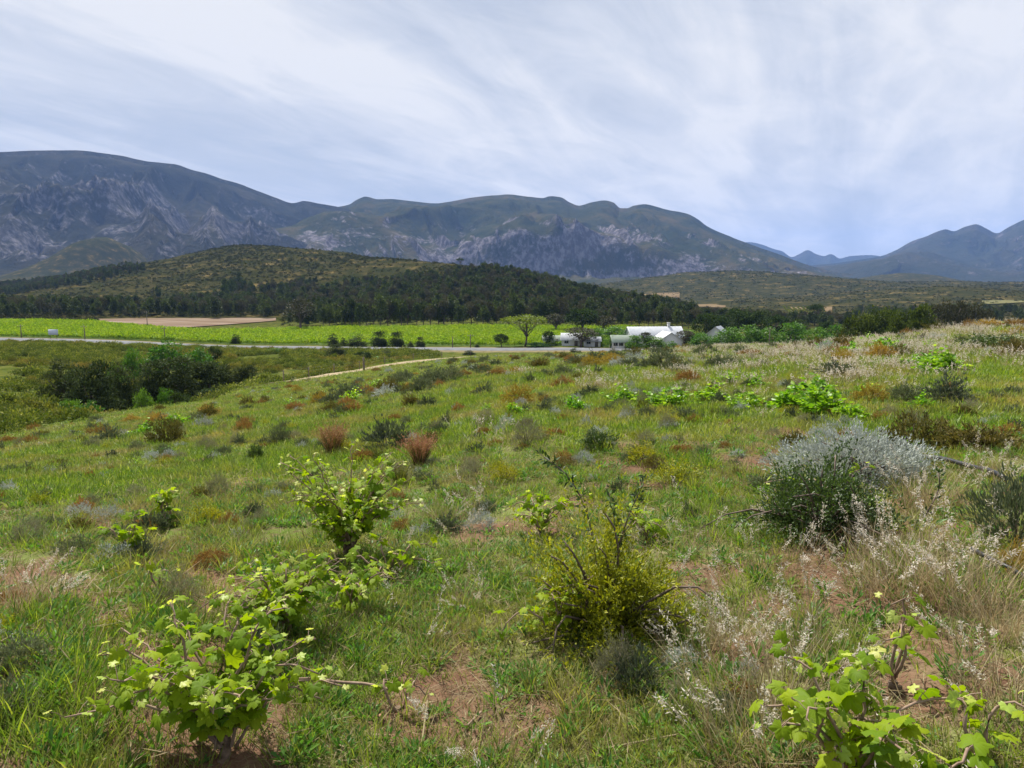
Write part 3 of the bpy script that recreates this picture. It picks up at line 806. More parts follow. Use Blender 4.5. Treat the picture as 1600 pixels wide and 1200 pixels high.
S_near = [straw_tuft(100 + s) for s in range(4)] + [straw_tuft(110 + s, 40, .14, (.12, .38), (.002, .004), .7, 3) for s in range(3)]
S_far = [straw_tuft(120 + s, 34, .3, (.15, .42), (.006, .012), .5, 10, 8, .05) for s in range(4)]
LIT = [litter_bits(130 + s) for s in range(4)]
STRAW = S_near + S_far + LIT
ptsx, ptsy, sc_, ix = [], [], [], []
for r0, r1, dens, lo, hi, s0 in ((1.3, 4, 30, 0, 7, .72), (4, 9, 22, 0, 7, .75), (9, 20, 11, 7, 11, .62), (20, 40, 6, 7, 11, .66), (40, 90, 2.0, 7, 11, .85), (1.0, 4, 130, 11, 15, .9), (4, 9, 60, 11, 15, 1.1)):
    n = int(dens * .768 * (r1 * r1 - r0 * r0))
    x, y = wedge(rng, n, r0, r1)
    ed = np.interp(np.degrees(np.arctan2(x, y)), [-60, -36, -28, -20, -15, -10, -4, 0, 5, 10, 20, 28, 36, 60], [28, 34, 50, 78, 90, 118, 130, 155, 130, 120, 85, 62, 70, 70])
    d = dryness(x, y)
    keep = (rng.uniform(0, 1, n) < (smooth(.30, .9, d) * smooth(.35, .6, fbm(x * .9, y * .9, 3, 58)) if lo < 11 else .35 + .6 * d)) & (np.hypot(x, y) < ed)
    x, y = x[keep], y[keep]; n = len(x)
    q = s0 * rng.uniform(.55, 1.25, n)
    ptsx.append(x); ptsy.append(y); sc_.append(np.stack([q, q, q], -1)); ix.append(rng.integers(lo, hi, n))
x = np.concatenate(ptsx); y = np.concatenate(ptsy)
scatter('dry_grass', np.stack([x, y, zf(x, y) - .01], -1), yaw(rng, len(x), .15), np.concatenate(sc_), np.concatenate(ix), STRAW, 'dry straw coloured grass with fluffy pale seed heads', 'grass')

# ------------------------------------------------------------------ shrubs: (foliage mesh, stem mesh) of unit width, then copied
def shrub_geo(seed, w, h, twigs, per, leafL, leafW, up=.4, lump=.35, lo=.35, jit=.6, stems=14, mat=M_GREYG, flat=1.0, stem_r=.008, droop=0.0, tone_by=.5, inner=.55):
    rng = np.random.default_rng(seed); g = Geo()
    D = sph(rng, twigs); D[:, 2] = np.abs(D[:, 2]) * .95 + .05; D = norm(D)
    az = np.arctan2(D[:, 1], D[:, 0]); el = D[:, 2]
    lum = 1 + lump * (2 * fbm(az * 1.7 + 10 + seed, el * 3.0, 3, seed) - 1) * 1.6
    ext = np.stack([D[:, 0] * w / 2, D[:, 1] * w / 2, D[:, 2] * h], -1) * (lum * (inner + (1 - inner) * rng.uniform(0, 1, twigs) ** .35))[:, None]
    root = np.stack([D[:, 0] * w * .10, D[:, 1] * w * .10, np.zeros(twigs)], -1)
    s = rng.uniform(lo, 1, (twigs, per)) ** .7
    bow = np.sin(s * np.pi)[..., None] * np.array([0, 0, 1.]) * h * .12
    P = (root[:, None] + (ext - root)[:, None] * s[..., None] + bow).reshape(-1, 3)
    P += rng.normal(0, .012 * w, P.shape)
    DD = np.repeat(norm(ext - root), per, 0) + rng.normal(0, jit, (twigs * per, 3)) + np.array([0, 0, up])
    n = len(P)
    V, Fc = cards(rng, P, DD, leafL * rng.uniform(.6, 1.3, n), leafW * rng.uniform(.7, 1.2, n), 1.0)
    V[:, 2] = np.maximum(V[:, 2], .0)
    tone = np.clip(rng.uniform(0, 1, n) * (1 - tone_by) + tone_by * (.25 + .5 * fbm(P[:, 0] / w * 5 + seed, P[:, 1] / w * 5 + P[:, 2] / w * 4, 2, seed + 3)) + rng.normal(0, .12, n), 0, 1)
    g.add(V, Fc, np.repeat(tone, 4))
    st = Geo()
    for k in range(stems):
        e = ext[k % twigs] * .9; t = np.linspace(0, 1, 5)[:, None]
        pl = root[k % twigs] * .4 + (e - root[k % twigs] * .4) * t + np.sin(t * np.pi) * rng.normal(0, .05, 3) * w + np.array([[0, 0, 1.]]) * h * .12 * np.sin(t * np.pi)
        a, b, c = tube(pl, stem_r * np.linspace(1, .4, 5), 4)
        st.add2(a, b, c, .5)
    return g.mesh('foliage', mat), st.mesh('stems', M_TWIG)
def reed_geo(seed, w, h, mat_top=M_REED, brown=True):
    rng = np.random.default_rng(seed); g = Geo()
    V, F3, F4, nv, tip = blades(rng, 210, w * .16, (h * .45, h * .85), (.006, .011), .3, base_pow=.6)
    g.add2(V, F3, F4, np.repeat(rng.uniform(0, 1, 210), nv))
    t = Geo()
    V, F3, F4, nv, tip = blades(rng, 230 if brown else 60, w * .16, (h * .75, h * 1.05), (.005, .009), .33)
    n = len(tip); VV = V.reshape(n, nv, 3).copy()
    t.add2(V, F3, F4, np.repeat(rng.uniform(0, 1, n), nv))
    mid = (VV[:, 4] + VV[:, 5]) / 2
    P = (mid[:, None] + (tip - mid)[:, None] * rng.uniform(-.4, 1, (n, 7))[..., None]).reshape(-1, 3)
    D = np.repeat(tip - mid, 7, 0); D = norm(D) + rng.normal(0, .6, D.shape)
    V2, Fc = cards(rng, P, D, rng.uniform(.02, .05, len(P)), .009)
    t.add(V2, Fc, np.repeat(rng.uniform(0, 1, len(P)), 4))
    return t.mesh('seed_tops', mat_top), g.mesh('stems', M_REEDG)
SH = {}
def proto(kind, k, *a, **kw):
    SH.setdefault(kind, []).append(shrub_geo(*a, **kw))
for s in range(3):
    proto('silver', s, 200 + s, 1, .62, 260, 7, .055, .016, .5, .3, .45, .5, mat=M_SILVER)
    proto('grey_green', s, 210 + s, 1, .60, 300, 8, .075, .018, .6, .4, .4, .45, mat=M_GREYG)
    proto('rust', s, 220 + s, 1, .50, 320, 8, .06, .022, .5, .4, .4, .5, mat=M_RUST)
    proto('gold', s, 230 + s, 1, .62, 320, 8, .06, .022, .6, .4, .4, .5, mat=M_GOLD)
    proto('olive', s, 240 + s, 1, .45, 320, 8, .07, .020, .5, .5, .4, .5, mat=M_OLIVE)
    proto('dark', s, 250 + s, 1, .62, 320, 8, .065, .028, .4, .45, .35, .6, mat=M_DARK)
    proto('dark_grey', s, 255 + s, 1, .70, 150, 16, .09, .022, .9, .55, .35, .35, mat=M_DARKG)
    proto('yellow_green', s, 260 + s, 1, .62, 300, 8, .05, .022, .5, .5, .4, .7, mat=M_YELG)
    proto('bright', s, 265 + s, 1, .75, 300, 8, .085, .045, .4, .5, .35, .7, mat=M_BRIGHT)
    proto('twiggy', s, 270 + s, 1, .85, 420, 8, .07, .007, .4, .25, .35, .5, mat=M_GREYTWIG)
    proto('vine_clump', s, 275 + s, 1, .8, 110, 6, .13, .12, .3, .6, .35, .8, mat=M_VINE)
SH['reed_brown'] = [reed_geo(280, .5, .62), reed_geo(281, .55, .6)]
SH['reed_green'] = [reed_geo(282, .5, .55, M_REEDG, False), reed_geo(283, .5, .5, M_REEDG, False)]
NAMES = {'silver': ('silver_shrub', 'shrub'), 'grey_green': ('grey_green_shrub', 'shrub'), 'rust': ('rust_brown_shrub', 'shrub'), 'gold': ('golden_shrub', 'shrub'),
         'olive': ('olive_brown_shrub', 'shrub'), 'dark': ('dark_green_shrub', 'shrub'), 'dark_grey': ('dark_grey_shrub', 'shrub'), 'yellow_green': ('yellow_green_shrub', 'shrub'),
         'bright': ('bright_green_bush', 'bush'), 'twiggy': ('twiggy_grey_bush', 'bush'), 'vine_clump': ('grape_vine', 'vine'), 'reed_brown': ('brown_reed_tuft', 'reed tuft'), 'reed_green': ('green_reed_tuft', 'reed tuft')}
prng = np.random.default_rng(5)
HT = {k: [np.percentile(np.array([v.co.z for v in f.vertices]), 99) for f, s in L] for k, L in SH.items()}
def put_shrub(kind, p, w, h=None, label=None, group=None, sx=None, k=None):
    """w, h in metres"""
    fol, st = SH[kind][int(prng.integers(len(SH[kind]))) if k is None else k]
    ref_h = {'reed_brown': .62, 'reed_green': .55}.get(kind) or HT[kind][0]
    e = link(NAMES[kind][0], None, loc=(p[0], p[1], p[2] - .01), rot=(0, 0, prng.uniform(0, 6.28)))
    e.empty_display_size = .1
    ws = w / (.5 if 'reed' in kind else 1.0)
    e.scale = (ws, ws, (h / ref_h) if h else ws)
    link('seed_tops' if 'reed' in kind else 'foliage', fol, e); link('stems', st, e)
    return tag(e, label, NAMES[kind][1], group)
def shrub_px(kind, u, v, wpx, hpx, label, group=None, k=None):
    p = hit(u, v); m = depth_scale(p)
    return put_shrub(kind, p, wpx * m, hpx * m, label, group, k=k)

# ------------------------------------------------------------------ shrubs one can pick out on the meadow
for a in [
    ('rust', 155, 683, 46, 20, 'rust brown cushion shrub near the dark trees at the meadow edge'),
    ('rust', 48, 697, 40, 18, 'low rust shrub at the far left edge of the meadow'),
    ('rust', 12, 696, 44, 18, 'low rust shrub cut by the left edge of the picture'),
    ('silver', 318, 669, 36, 20, 'round silver grey shrub alone on the green left slope'),
    ('silver', 256, 656, 22, 12, 'small silver shrub below the dark trees'),
    ('grey_green', 213, 706, 32, 16, 'fuzzy grey green tuft left of the meadow centre'),
    ('silver', 93, 690, 20, 9, 'flat silver cushion beside the rust shrubs'),
    ('silver', 62, 698, 16, 8, 'tiny silver cushion behind the rust shrub'),
    ('yellow_green', 55, 719, 34, 12, 'low yellow green shrub on the left slope'),
    ('gold', 205, 661, 34, 13, 'golden shrub in front of the dark trees'),
    ('gold', 323, 646, 28, 13, 'yellow golden shrub above the round silver shrub'),
    ('dark', 400, 722, 34, 30, 'dark upright succulent looking plant on the left slope'),
    ('dark_grey', 515, 632, 36, 20, 'dark grey shrub up the slope from the brown reeds'),
    ('olive', 518, 646, 30, 18, 'olive brown shrub just below a dark grey shrub'),
    ('vine_clump', 548, 628, 30, 20, 'bright green vine beside the dark grey shrub'),
    ('olive', 643, 637, 32, 20, 'olive brown half of a pair of shrubs in mid slope'),
    ('dark_grey', 668, 637, 32, 22, 'dark grey green half of a pair of shrubs in mid slope'),
    ('reed_brown', 520, 709, 44, 54, 'brown reed tuft left of the grey green shrub'),
    ('dark_grey', 606, 702, 76, 52, 'blocky dark grey green shrub between two brown reed tufts'),
    ('reed_brown', 656, 727, 50, 56, 'brown reed tuft right of the grey green shrub'),
    ('reed_green', 625, 757, 48, 44, 'dark green reed tuft in front of the brown ones'),
    ('reed_green', 590, 722, 26, 30, 'small green reed tuft under the grey green shrub'),
    ('rust', 566, 722, 44, 24, 'rust shrub behind the top of the tall vine'),
    ('dark_grey', 490, 748, 24, 16, 'small grey stubby shrub left of the tall vine'),
    ('dark_grey', 757, 616, 34, 18, 'dark grey shrub left of the golden bush'),
    ('gold', 811, 634, 56, 34, 'tall golden bush in the middle of the slope'),
    ('rust', 880, 606, 48, 18, 'rust dome shrub up the slope from the golden bush'),
    ('twiggy', 824, 695, 60, 46, 'round fuzzy grey bush of fine twigs in mid meadow'),
    ('silver', 916, 666, 22, 18, 'small silver shrub above the dark green cushion'),
    ('silver', 1043, 692, 24, 15, 'small silver shrub right of the dark green cushion'),
    ('dark', 935, 701, 60, 30, 'dark green cushion shrub beside bare red soil'),
    ('silver', 957, 700, 20, 12, 'silver sprig at the right of the dark green cushion'),
    ('yellow_green', 789, 752, 50, 34, 'small yellow green shrub left of bare red soil'),
    ('yellow_green', 1005, 722, 60, 34, 'yellow green shrub right of bare red soil'),
    ('yellow_green', 1055, 757, 90, 44, 'spreading yellow green shrub below another like it'),
    ('grey_green', 1043, 582, 26, 18, 'round grey green shrub below the farmhouse'),
    ('grey_green', 1118, 578, 42, 20, 'grey green shrub below the farm barn'),
    ('dark_grey', 1310, 586, 64, 24, 'broad grey green shrub in the dry grass'),
    ('olive', 1405, 557, 38, 18, 'dark olive shrub near the ridge in the dry grass'),
    ('dark', 1390, 527, 28, 14, 'small dark shrub just under the grove on the ridge'),
    ('rust', 1322, 550, 40, 17, 'orange rust shrub below the grove'),
    ('yellow_green', 1352, 554, 20, 20, 'slim yellow green shrub beside the orange one'),
    ('rust', 1172, 557, 44, 14, 'orange rust shrub at the edge below the farm trees'),
    ('olive', 1243, 546, 18, 10, 'small olive shrub on the field edge, left of two'),
    ('olive', 1260, 546, 16, 10, 'small olive shrub on the field edge, right of two'),
    ('dark', 1553, 546, 110, 24, 'long dark green shrub in dry grass near the right edge'),
    ('dark_grey', 1480, 630, 80, 46, 'grey green bush in dry grass above the long olive shrub'),
    ('grey_green', 1415, 628, 50, 30, 'green grey bush touching a larger grey one'),
    ('gold', 1360, 628, 60, 30, 'golden brown shrub right of the bright vine row'),
    ('olive', 1430, 704, 120, 46, 'long olive brown shrub left part above the black pipe'),
    ('olive', 1530, 706, 150, 44, 'long olive brown shrub running out at the right edge'),
    ('silver', 1320, 664, 30, 16, 'small silver shrub below the bright vine row'),
    ('rust', 1425, 521, 36, 13, 'rust shrub on the ridge by the grove'),
    ('olive', 1462, 519, 40, 14, 'olive shrub on the ridge against the dark trees'),
    ('grey_green', 1513, 512, 36, 12, 'grey green shrub on the ridge line'),
    ('gold', 1545, 514, 44, 16, 'golden shrub on the ridge near the right edge'),
    ('rust', 1588, 512, 50, 16, 'rust orange shrub on the ridge cut by the right edge'),
    ('gold', 1590, 524, 46, 14, 'yellow golden shrub just below the ridge at the right edge'),
    ('silver', 1462, 531, 34, 12, 'pale silver shrub below the ridge'),
    ('grey_green', 1588, 850, 120, 110, 'large soft grey green bush cut by the right edge'),
    ('gold', 1600, 905, 70, 60, 'orange brown shrub at the right edge by the pipe'),
    ('dark_grey', 110, 990, 26, 20, 'small grey woolly plant in the near left grass'),
    ('dark_grey', 395, 1045, 90, 90, 'grey woolly shrub behind the near left vine'),
    ('silver', 700, 590, 24, 12, 'silver shrub near the track on the slope'),
    ('twiggy', 760, 662, 34, 26, 'loose twiggy tuft left of the fuzzy grey bush'),
    ('grey_green', 437, 695, 36, 30, 'thin grey green upright shrub left of the brown reeds'),
]:
    shrub_px(*a)

# the large dark bush with a silver one behind it, and the yellow-green thorn bush
def big_shrub(name, u, v, wpx, hpx, label, cat, **kw):
    p = hit(u, v); m = depth_scale(p)
    kw.setdefault('stem_r', .009)
    fol, st = shrub_geo(w=wpx * m, h=hpx * m * .74, **kw)
    e = link(name, None, loc=(p[0], p[1], p[2] - .01)); e.empty_display_size = .1
    link('foliage', fol, e); link('stems', st, e)
    return tag(e, label, cat), p
silver_bush, _ = big_shrub('silver_shrub', 1335, 758, 230, 125, 'wide silver white shrub behind the large dark bush', 'shrub', seed=301, twigs=1200, per=11, leafL=.03, leafW=.009, up=.5, lump=.3, lo=.55, jit=.5, stems=50, mat=M_SILVER)
dark_bush, _ = big_shrub('dark_green_bush', 1280, 826, 250, 130, 'large dark green leafy bush in front of a silver shrub', 'bush', seed=302, twigs=900, per=13, leafL=.03, leafW=.012, up=.4, lump=.7, lo=.3, jit=.7, stems=70, mat=M_DARK, inner=.3)
thorn, p_th = big_shrub('yellow_green_thorn_bush', 945, 985, 225, 205, 'near yellow green thorn bush with a tall bent twig', 'bush', seed=303, twigs=1000, per=16, leafL=.026, leafW=.010, up=.4, lump=.95, lo=.3, jit=.8, stems=80, mat=M_YELG, inner=.3)
m_ = depth_scale(p_th)
def twig_leafy(parent, pts, r0, mat_leaf, n, L, W, seed, nm='branch'):
    rng = np.random.default_rng(seed)
    P = np.array(pts, float); t = np.linspace(0, 1, 14)
    q = np.stack([pchip(np.linspace(0, 1, len(P)), P[:, k], t) for k in range(3)], -1)
    a, b, c = tube(q, r0 * np.linspace(1, .35, 14), 5)
    g = Geo(); g.add2(a, b, c, .5)
    br = link(nm, g.mesh(nm, M_TWIG), parent)
    tt = rng.uniform(.25, 1, n); k = np.clip((tt * 13).astype(int), 0, 12)
    B = q[k] + (q[k + 1] - q[k]) * (tt * 13 - k)[:, None]
    D = sph(rng, n) + np.array([0, 0, .5]); D = norm(D)
    V, Fc = cards(rng, B + D * .01, D, rng.uniform(.7, 1.4, n) * L, W)
    g = Geo(); g.add(V, Fc, np.repeat(rng.uniform(0, 1, n), 4))
    link('leaves', g.mesh('leaves', mat_leaf), br)
    return br
twig_leafy(thorn, [(-.02, .05, .2), (-.08, .08, .55), (-.18, .12, .75), (-.32, .14, .86)], .005, M_DARK, 90, .035, .014, 1)
twig_leafy(thorn, [(.0, .05, .25), (.06, .1, .45), (.03, .14, .66)], .004, M_DARK, 60, .035, .014, 2)
twig_leafy(thorn, [(.02, .08, .2), (.12, .1, .55), (.22, .14, .75)], .006, M_DARK, 50, .035, .014, 3)
twig_leafy(dark_bush, [(.30, -.15, .02), (.55, -.12, .10), (.66, -.1, .30), (.68, -.05, .38)], .009, M_DARK, 40, .035, .014, 4)

# ------------------------------------------------------------------ grape vines with every leaf built
def leaf_outline():
    ang = []; 
    lobes = [(90, 1.0), (38, .86), (142, .86), (-18, .66), (198, .66)]
    pts = []
    for a in np.arange(-62, 243, 9.0):
        r = .60 + max((l - .60 + .03) * math.exp(-((a - c) / 19.0) ** 2) for c, l in lobes)
        r *= 1 + .07 * math.sin(a * .9)
        pts.append((r * math.cos(R(a)), r * math.sin(R(a))))
    return np.array(pts)
def vine_leaf(seed):
    rng = np.random.default_rng(seed)
    o = leaf_outline() * rng.uniform(.93, 1.07, (1, 2)); n = len(o)
    cup, fold = rng.uniform(-.12, .12), rng.uniform(.1, .35)
    z = cup * (o ** 2).sum(1) - fold * np.abs(o[:, 0]) * .6 + rng.normal(0, .05, n) - .12 * np.maximum(o[:, 1], 0) ** 2
    i_ = o * .5; zi = cup * (i_ ** 2).sum(1) + .05 + rng.normal(0, .025, n)
    V = np.vstack([[0, 0, .0], np.c_[i_, zi], np.c_[o, z]])
    k = np.arange(n - 1)
    F3 = np.stack([np.zeros(n - 1, int), 1 + k, 2 + k], -1)
    F4 = np.stack([1 + k, 1 + n + k, 2 + n + k, 2 + k], -1)
    V[:, 1] += .06
    me = make_mesh('leaf', V, [F3, F4], {'tone': np.full(len(V), rng.uniform(0.15, .9))}, True)
    me.materials.append(M_VINE)
    return me
M_VLEAF = leaf_mat('vine_leaf_blade', [(0.09, 0.17, 0.006), (0.17, 0.27, 0.008), (0.26, 0.36, 0.012)], .52, .6, .2, .4, tcol=(1.3, 1.25, .45))
M_VYOUNG = leaf_mat('vine_leaf_young', [(0.30, 0.44, 0.04), (0.42, 0.52, 0.08), (0.52, 0.54, 0.16)], .5, .45, .35, .2, tcol=(1.2, 1.2, .6))
LEAVES = []
for s in range(8):
    l = vine_leaf(400 + s); l.materials.clear(); l.materials.append(M_VLEAF if s < 6 else M_VYOUNG); LEAVES.append(l)
def vine(u, v, label, canes, leaf=.05, per=9, seed=0, height=.5, spread=.5, dirs=None, young=.2, base=None):
    """canes: number of shoots; leaf: half-width of a leaf in metres"""
    rng = np.random.default_rng(seed)
    p = hit(u, v) if base is None else base
    e = link('grape_vine', None, loc=tuple(p)); e.empty_display_size = .1
    g = Geo()
    t = np.linspace(0, 1, 6)[:, None]
    tp = np.array([[0, 0, -.03]]) + t * np.array([[rng.normal(0, .04), rng.normal(0, .04), height * .16]]) + rng.normal(0, .008, (6, 3))
    a, b, c = tube(tp, np.linspace(.024, .017, 6), 7); g.add2(a, b, c, .5)
    link('trunk', g.mesh('trunk', M_BARK), e)
    top = tp[-1]
    for k in range(canes):
        if dirs is not None: d = np.array(dirs[k % len(dirs)], float)
        else:
            az = 2 * np.pi * (k + rng.uniform(-.3, .3)) / canes
            d = np.array([math.cos(az) * spread * rng.uniform(.5, 1.1), math.sin(az) * spread * rng.uniform(.4, .9), height * rng.uniform(.25, .75)])
        s = np.linspace(0, 1, 9)[:, None]
        st = top * rng.uniform(.55, 1)
        q = st + d * s + np.array([0, 0, 1]) * .10 * np.sin(s * np.pi) + np.cumsum(rng.normal(0, .012, (9, 3)), 0)
        q[:, 2] = np.maximum(q[:, 2], .015)
        g = Geo(); a, b, c = tube(q, np.linspace(.0065, .0025, 9), 5); g.add2(a, b, c, .5)
        # leaf stalks
        leaves = []
        for j in range(per):
            f = .14 + .86 * (j + rng.uniform(-.3, .3)) / max(per - 1, 1); f = min(max(f, .08), 1.0)
            i = min(int(f * 8), 7); b0 = q[i] + (q[i + 1] - q[i]) * (f * 8 - i)
            side = norm(np.array([[math.cos(j * 2.4 + k), math.sin(j * 2.4 + k), rng.uniform(.1, .8)]]))[0]
            b1 = b0 + side * rng.uniform(.03, .06)
            a2, bb, cc = tube(np.array([b0, (b0 + b1) / 2 + [0, 0, .006], b1]), .0013, 3, False); g.add2(a2, bb, cc, .9)
            leaves.append((b1, side, f))
        cane = link('cane', g.mesh('cane', M_CANE), e)
        for b1, side, f in leaves:
            yg = rng.uniform() < young + (.45 if f > .85 else 0)
            me = LEAVES[int(rng.integers(6, 8))] if yg else LEAVES[int(rng.integers(0, 6))]
            sz = leaf * (1.15 - .5 * f ** 2) * rng.uniform(.75, 1.2) * (.62 if yg else 1)
            yaw_ = math.atan2(side[1], side[0]) - math.pi / 2
            link('leaf', me, e, tuple(b1), (rng.normal(-.45, .45), rng.normal(0, .45), yaw_ + rng.normal(0, .5)), sz)
    return tag(e, label, 'vine', 'old bush vines on the slope')
vine(345, 1190, 'near vine at the bottom left with long bare canes', 24, .044, 15, 1, .60, .44, young=.2)
vine(450, 985, 'vine just behind the near one at the bottom left', 18, .042, 12, 2, .46, .36)
vine(545, 960, 'low vine shoots right beside the second vine', 7, .042, 9, 12, .24, .24)
vine(535, 868, 'tall leafy vine in front of the reed tufts', 34, .046, 16, 3, .86, .42, young=.28)
vine(610, 905, 'sprawling vine shoots low in the grass near the centre', 7, .042, 8, 4, .22, .36)
vine(875, 990, 'vine shoots growing out of the yellow green thorn bush', 6, .042, 7, 5, .34, .26)
vine(835, 845, 'vine shoots left of the thorn bush', 9, .042, 9, 6, .34, .36)
vine(1010, 850, 'small vine right behind the thorn bush', 5, .046, 7, 7, .28, .24)
vine(1345, 1225, 'near vine with large leaves at the bottom right', 13, .05, 10, 8, .44, .30)
vine(1405, 1085, 'thin vine shoot with a few large leaves above the bottom right vine', 3, .05, 4, 9, .34, .10)
vine(1550, 1198, 'vine shoot at the bottom right corner', 3, .048, 5, 10, .20, .14)
vine(260, 822, 'small upright vine on the left slope, the farther of two', 5, .05, 8, 11, .36, .10)
vine(205, 866, 'small upright vine on the left slope, the nearer of two', 5, .045, 8, 13, .32, .12)
vine(615, 1105, 'pale vine sprig at the tip of a bare cane', 2, .042, 6, 14, .14, .10, young=.6)
vine(265, 925, 'tiny vine sprig in the near left grass', 2, .04, 4, 15, .14, .10)
vine(1300, 812, 'vine shoots twining through the large dark bush', 6, .042, 7, 16, .50, .40)
for u, v, w, h, lab in [
    (900, 643, 38, 24, 'leftmost vine of the bright vine row across the slope'), (975, 630, 50, 26, 'second vine of the bright vine row across the slope'),
    (1045, 636, 70, 30, 'third vine of the bright vine row across the slope'), (1110, 628, 60, 26, 'fourth vine of the bright vine row across the slope'),
    (1165, 642, 60, 28, 'fifth vine of the bright vine row across the slope'), (1235, 640, 70, 38, 'first of three leafy vines at the right of the row'),
    (1285, 646, 84, 52, 'middle and largest of three leafy vines at the right of the row'), (1330, 655, 50, 28, 'last of three leafy vines at the right of the row'),
    (1275, 612, 50, 24, 'vine standing behind the large leafy vines'), (1180, 605, 40, 18, 'small vine in pale dry grass behind the row'),
    (1400, 705, 60, 26, 'bright vine leaves between the silver shrub and olive shrub'), (805, 648, 30, 18, 'vine at the foot of the golden bush'),
    (1440, 640, 40, 26, 'bright vine between the grey bushes on the right'), (590, 606, 30, 12, 'far vine up the slope left of the track'),
    (1450, 545, 26, 14, 'vine sprig in dry grass under the ridge')]:
    shrub_px('vine_clump', u, v, w, h, lab, 'old bush vines on the slope')

# ------------------------------------------------------------------ small shrubs sprinkled over the slope
taken = np.array([(o.location.x, o.location.y) for o in COL.objects if o.get('category') in ('shrub', 'bush', 'vine', 'reed tuft')])
srng = np.random.default_rng(9)
ORD = ['first', 'second', 'third', 'fourth', 'fifth', 'sixth', 'seventh', 'eighth', 'ninth', 'tenth', 'eleventh', 'twelfth', 'thirteenth', 'fourteenth', 'fifteenth', 'sixteenth', 'seventeenth', 'eighteenth', 'nineteenth', 'twentieth']
SPR = {}
COLOUR = {'silver': 'silver shrub', 'grey_green': 'grey green shrub', 'rust': 'rust shrub', 'gold': 'golden shrub', 'dark_grey': 'dark grey shrub', 'olive': 'olive shrub', 'vine_clump': 'bright vine', 'yellow_green': 'yellow green shrub'}
def where(x, y):
    r, u = math.hypot(x, y), 800 + F * x / y
    d = 'far slope' if r > 45 else ('upper slope' if r > 22 else 'middle slope')
    c = ('under the dark tree clump' if u < 300 else 'left of the sandy track' if u < 520 else 'below the sandy track' if u < 760 else 'below the lime umbrella tree' if u < 930 else 'below the farmhouse' if u < 1110 else 'below the hedge' if u < 1320 else 'below the ridge grove')
    return d, c
def sprinkle(n, r0, r1, azr, kinds, wr, group, clear=.8):
    c = 0
    while c < n:
        r = math.exp(srng.uniform(math.log(r0), math.log(r1))); a = R(srng.uniform(*azr)); x, y = r * math.sin(a), r * math.cos(a)
        if np.min(np.hypot(taken[:, 0] - x, taken[:, 1] - y)) < clear * r / 25 or track_dist(np.array([x]), np.array([y]))[0] < 4.5: continue
        k = kinds[int(srng.integers(len(kinds)))]
        w = srng.uniform(*wr)
        o = put_shrub(k, (x, y, float(zf(x, y))), w, w * srng.uniform(.4, .6), 'x', group)
        SPR.setdefault((k,) + where(x, y), []).append((x / y, o)); c += 1
sprinkle(125, 22, 115, (-14, 14), ['silver', 'grey_green', 'rust', 'dark_grey', 'olive', 'gold', 'grey_green', 'dark_grey'], (.5, 1.3), 'shrubs dotted over the slope')
sprinkle(50, 16, 60, (-35, -12), ['silver', 'grey_green', 'rust', 'olive', 'dark_grey', 'gold', 'vine_clump'], (.35, .9), 'shrubs dotted over the slope')
sprinkle(40, 14, 48, (10, 38), ['olive', 'grey_green', 'rust', 'silver', 'vine_clump', 'gold', 'vine_clump', 'olive'], (.4, .9), 'shrubs dotted over the slope')
sprinkle(45, 8.5, 22, (-34, 37), ['silver', 'grey_green', 'yellow_green', 'dark_grey', 'vine_clump'], (.16, .38), 'shrubs dotted over the slope', .5)
for (k, d, c), L in SPR.items():
    L.sort(key=lambda q: q[0])
    for i, (_, o) in enumerate(L):
        o['label'] = '%s on the %s %s' % (COLOUR[k], d, c) + ('' if len(L) == 1 else ', %s from the left' % ORD[i])

# ------------------------------------------------------------------ big dry tussocks and small herbs
TUS = [straw_tuft(140 + s, 300, .20, (.14, .50), (.0022, .0042), .55, 15, 64, .015) for s in range(3)]
for i, (u, v, s, lab) in enumerate([(1190, 1165, 1.0, 'tall bleached grass tussock right of the bottom centre'), (1240, 1090, .8, 'bleached grass tussock just behind the tall one'), (1150, 1010, .6, 'smaller pale tussock right below the thorn bush'),
        (1410, 925, .95, 'wide fluffy pale tussock below the large dark bush'), (1500, 935, .9, 'fluffy pale tussock near the right edge pipe'), (1575, 985, .8, 'fluffy tussock at the right edge below the pipe'), (1560, 1090, .7, 'pale tussock in the lower right grass'),
        (20, 960, .7, 'bleached tussock at the left edge of the near grass'), (1450, 790, .8, 'straw tussock right of the large dark bush'), (690, 815, .55, 'straw tussock in the middle of the near slope'), (735, 945, .45, 'short dry tussock left of the thorn bush')]):
    p = hit(u, v)
    o = link('dry_grass_tussock', TUS[i % 3], loc=(p[0], p[1], p[2] - .02), rot=(0, 0, i * 1.3), scale=(s, s, s * .85))
    tag(o, lab, 'grass tussock', 'bleached grass tussocks')
hr = np.random.default_rng(31)
HERB = [SH[k][j][0] for k in ('silver', 'grey_green', 'rust', 'dark_grey', 'olive', 'yellow_green', 'twiggy') for j in (0, 1)]
X, Y = [], []
for r0, r1, n in ((2.5, 6, 120), (6, 14, 500), (14, 30, 900), (30, 70, 1300), (70, 150, 900)):
    x, y = wedge(hr, n, r0, r1); X.append(x); Y.append(y)
x, y = np.concatenate(X), np.concatenate(Y); r = np.hypot(x, y)
ed = np.interp(np.degrees(np.arctan2(x, y)), [-60, -36, -28, -20, -15, -10, -4, 0, 5, 10, 20, 28, 36, 60], [28, 34, 50, 78, 90, 118, 130, 155, 130, 120, 85, 62, 70, 70])
keep = (r < ed) & (track_dist(x, y) > 3.4) & (fbm(x * .25, y * .25, 3, 71) > .42); x, y, r = x[keep], y[keep], r[keep]; n = len(x)
q = hr.uniform(.10, .28, n) * (1 + np.minimum(r, 90) / 60)
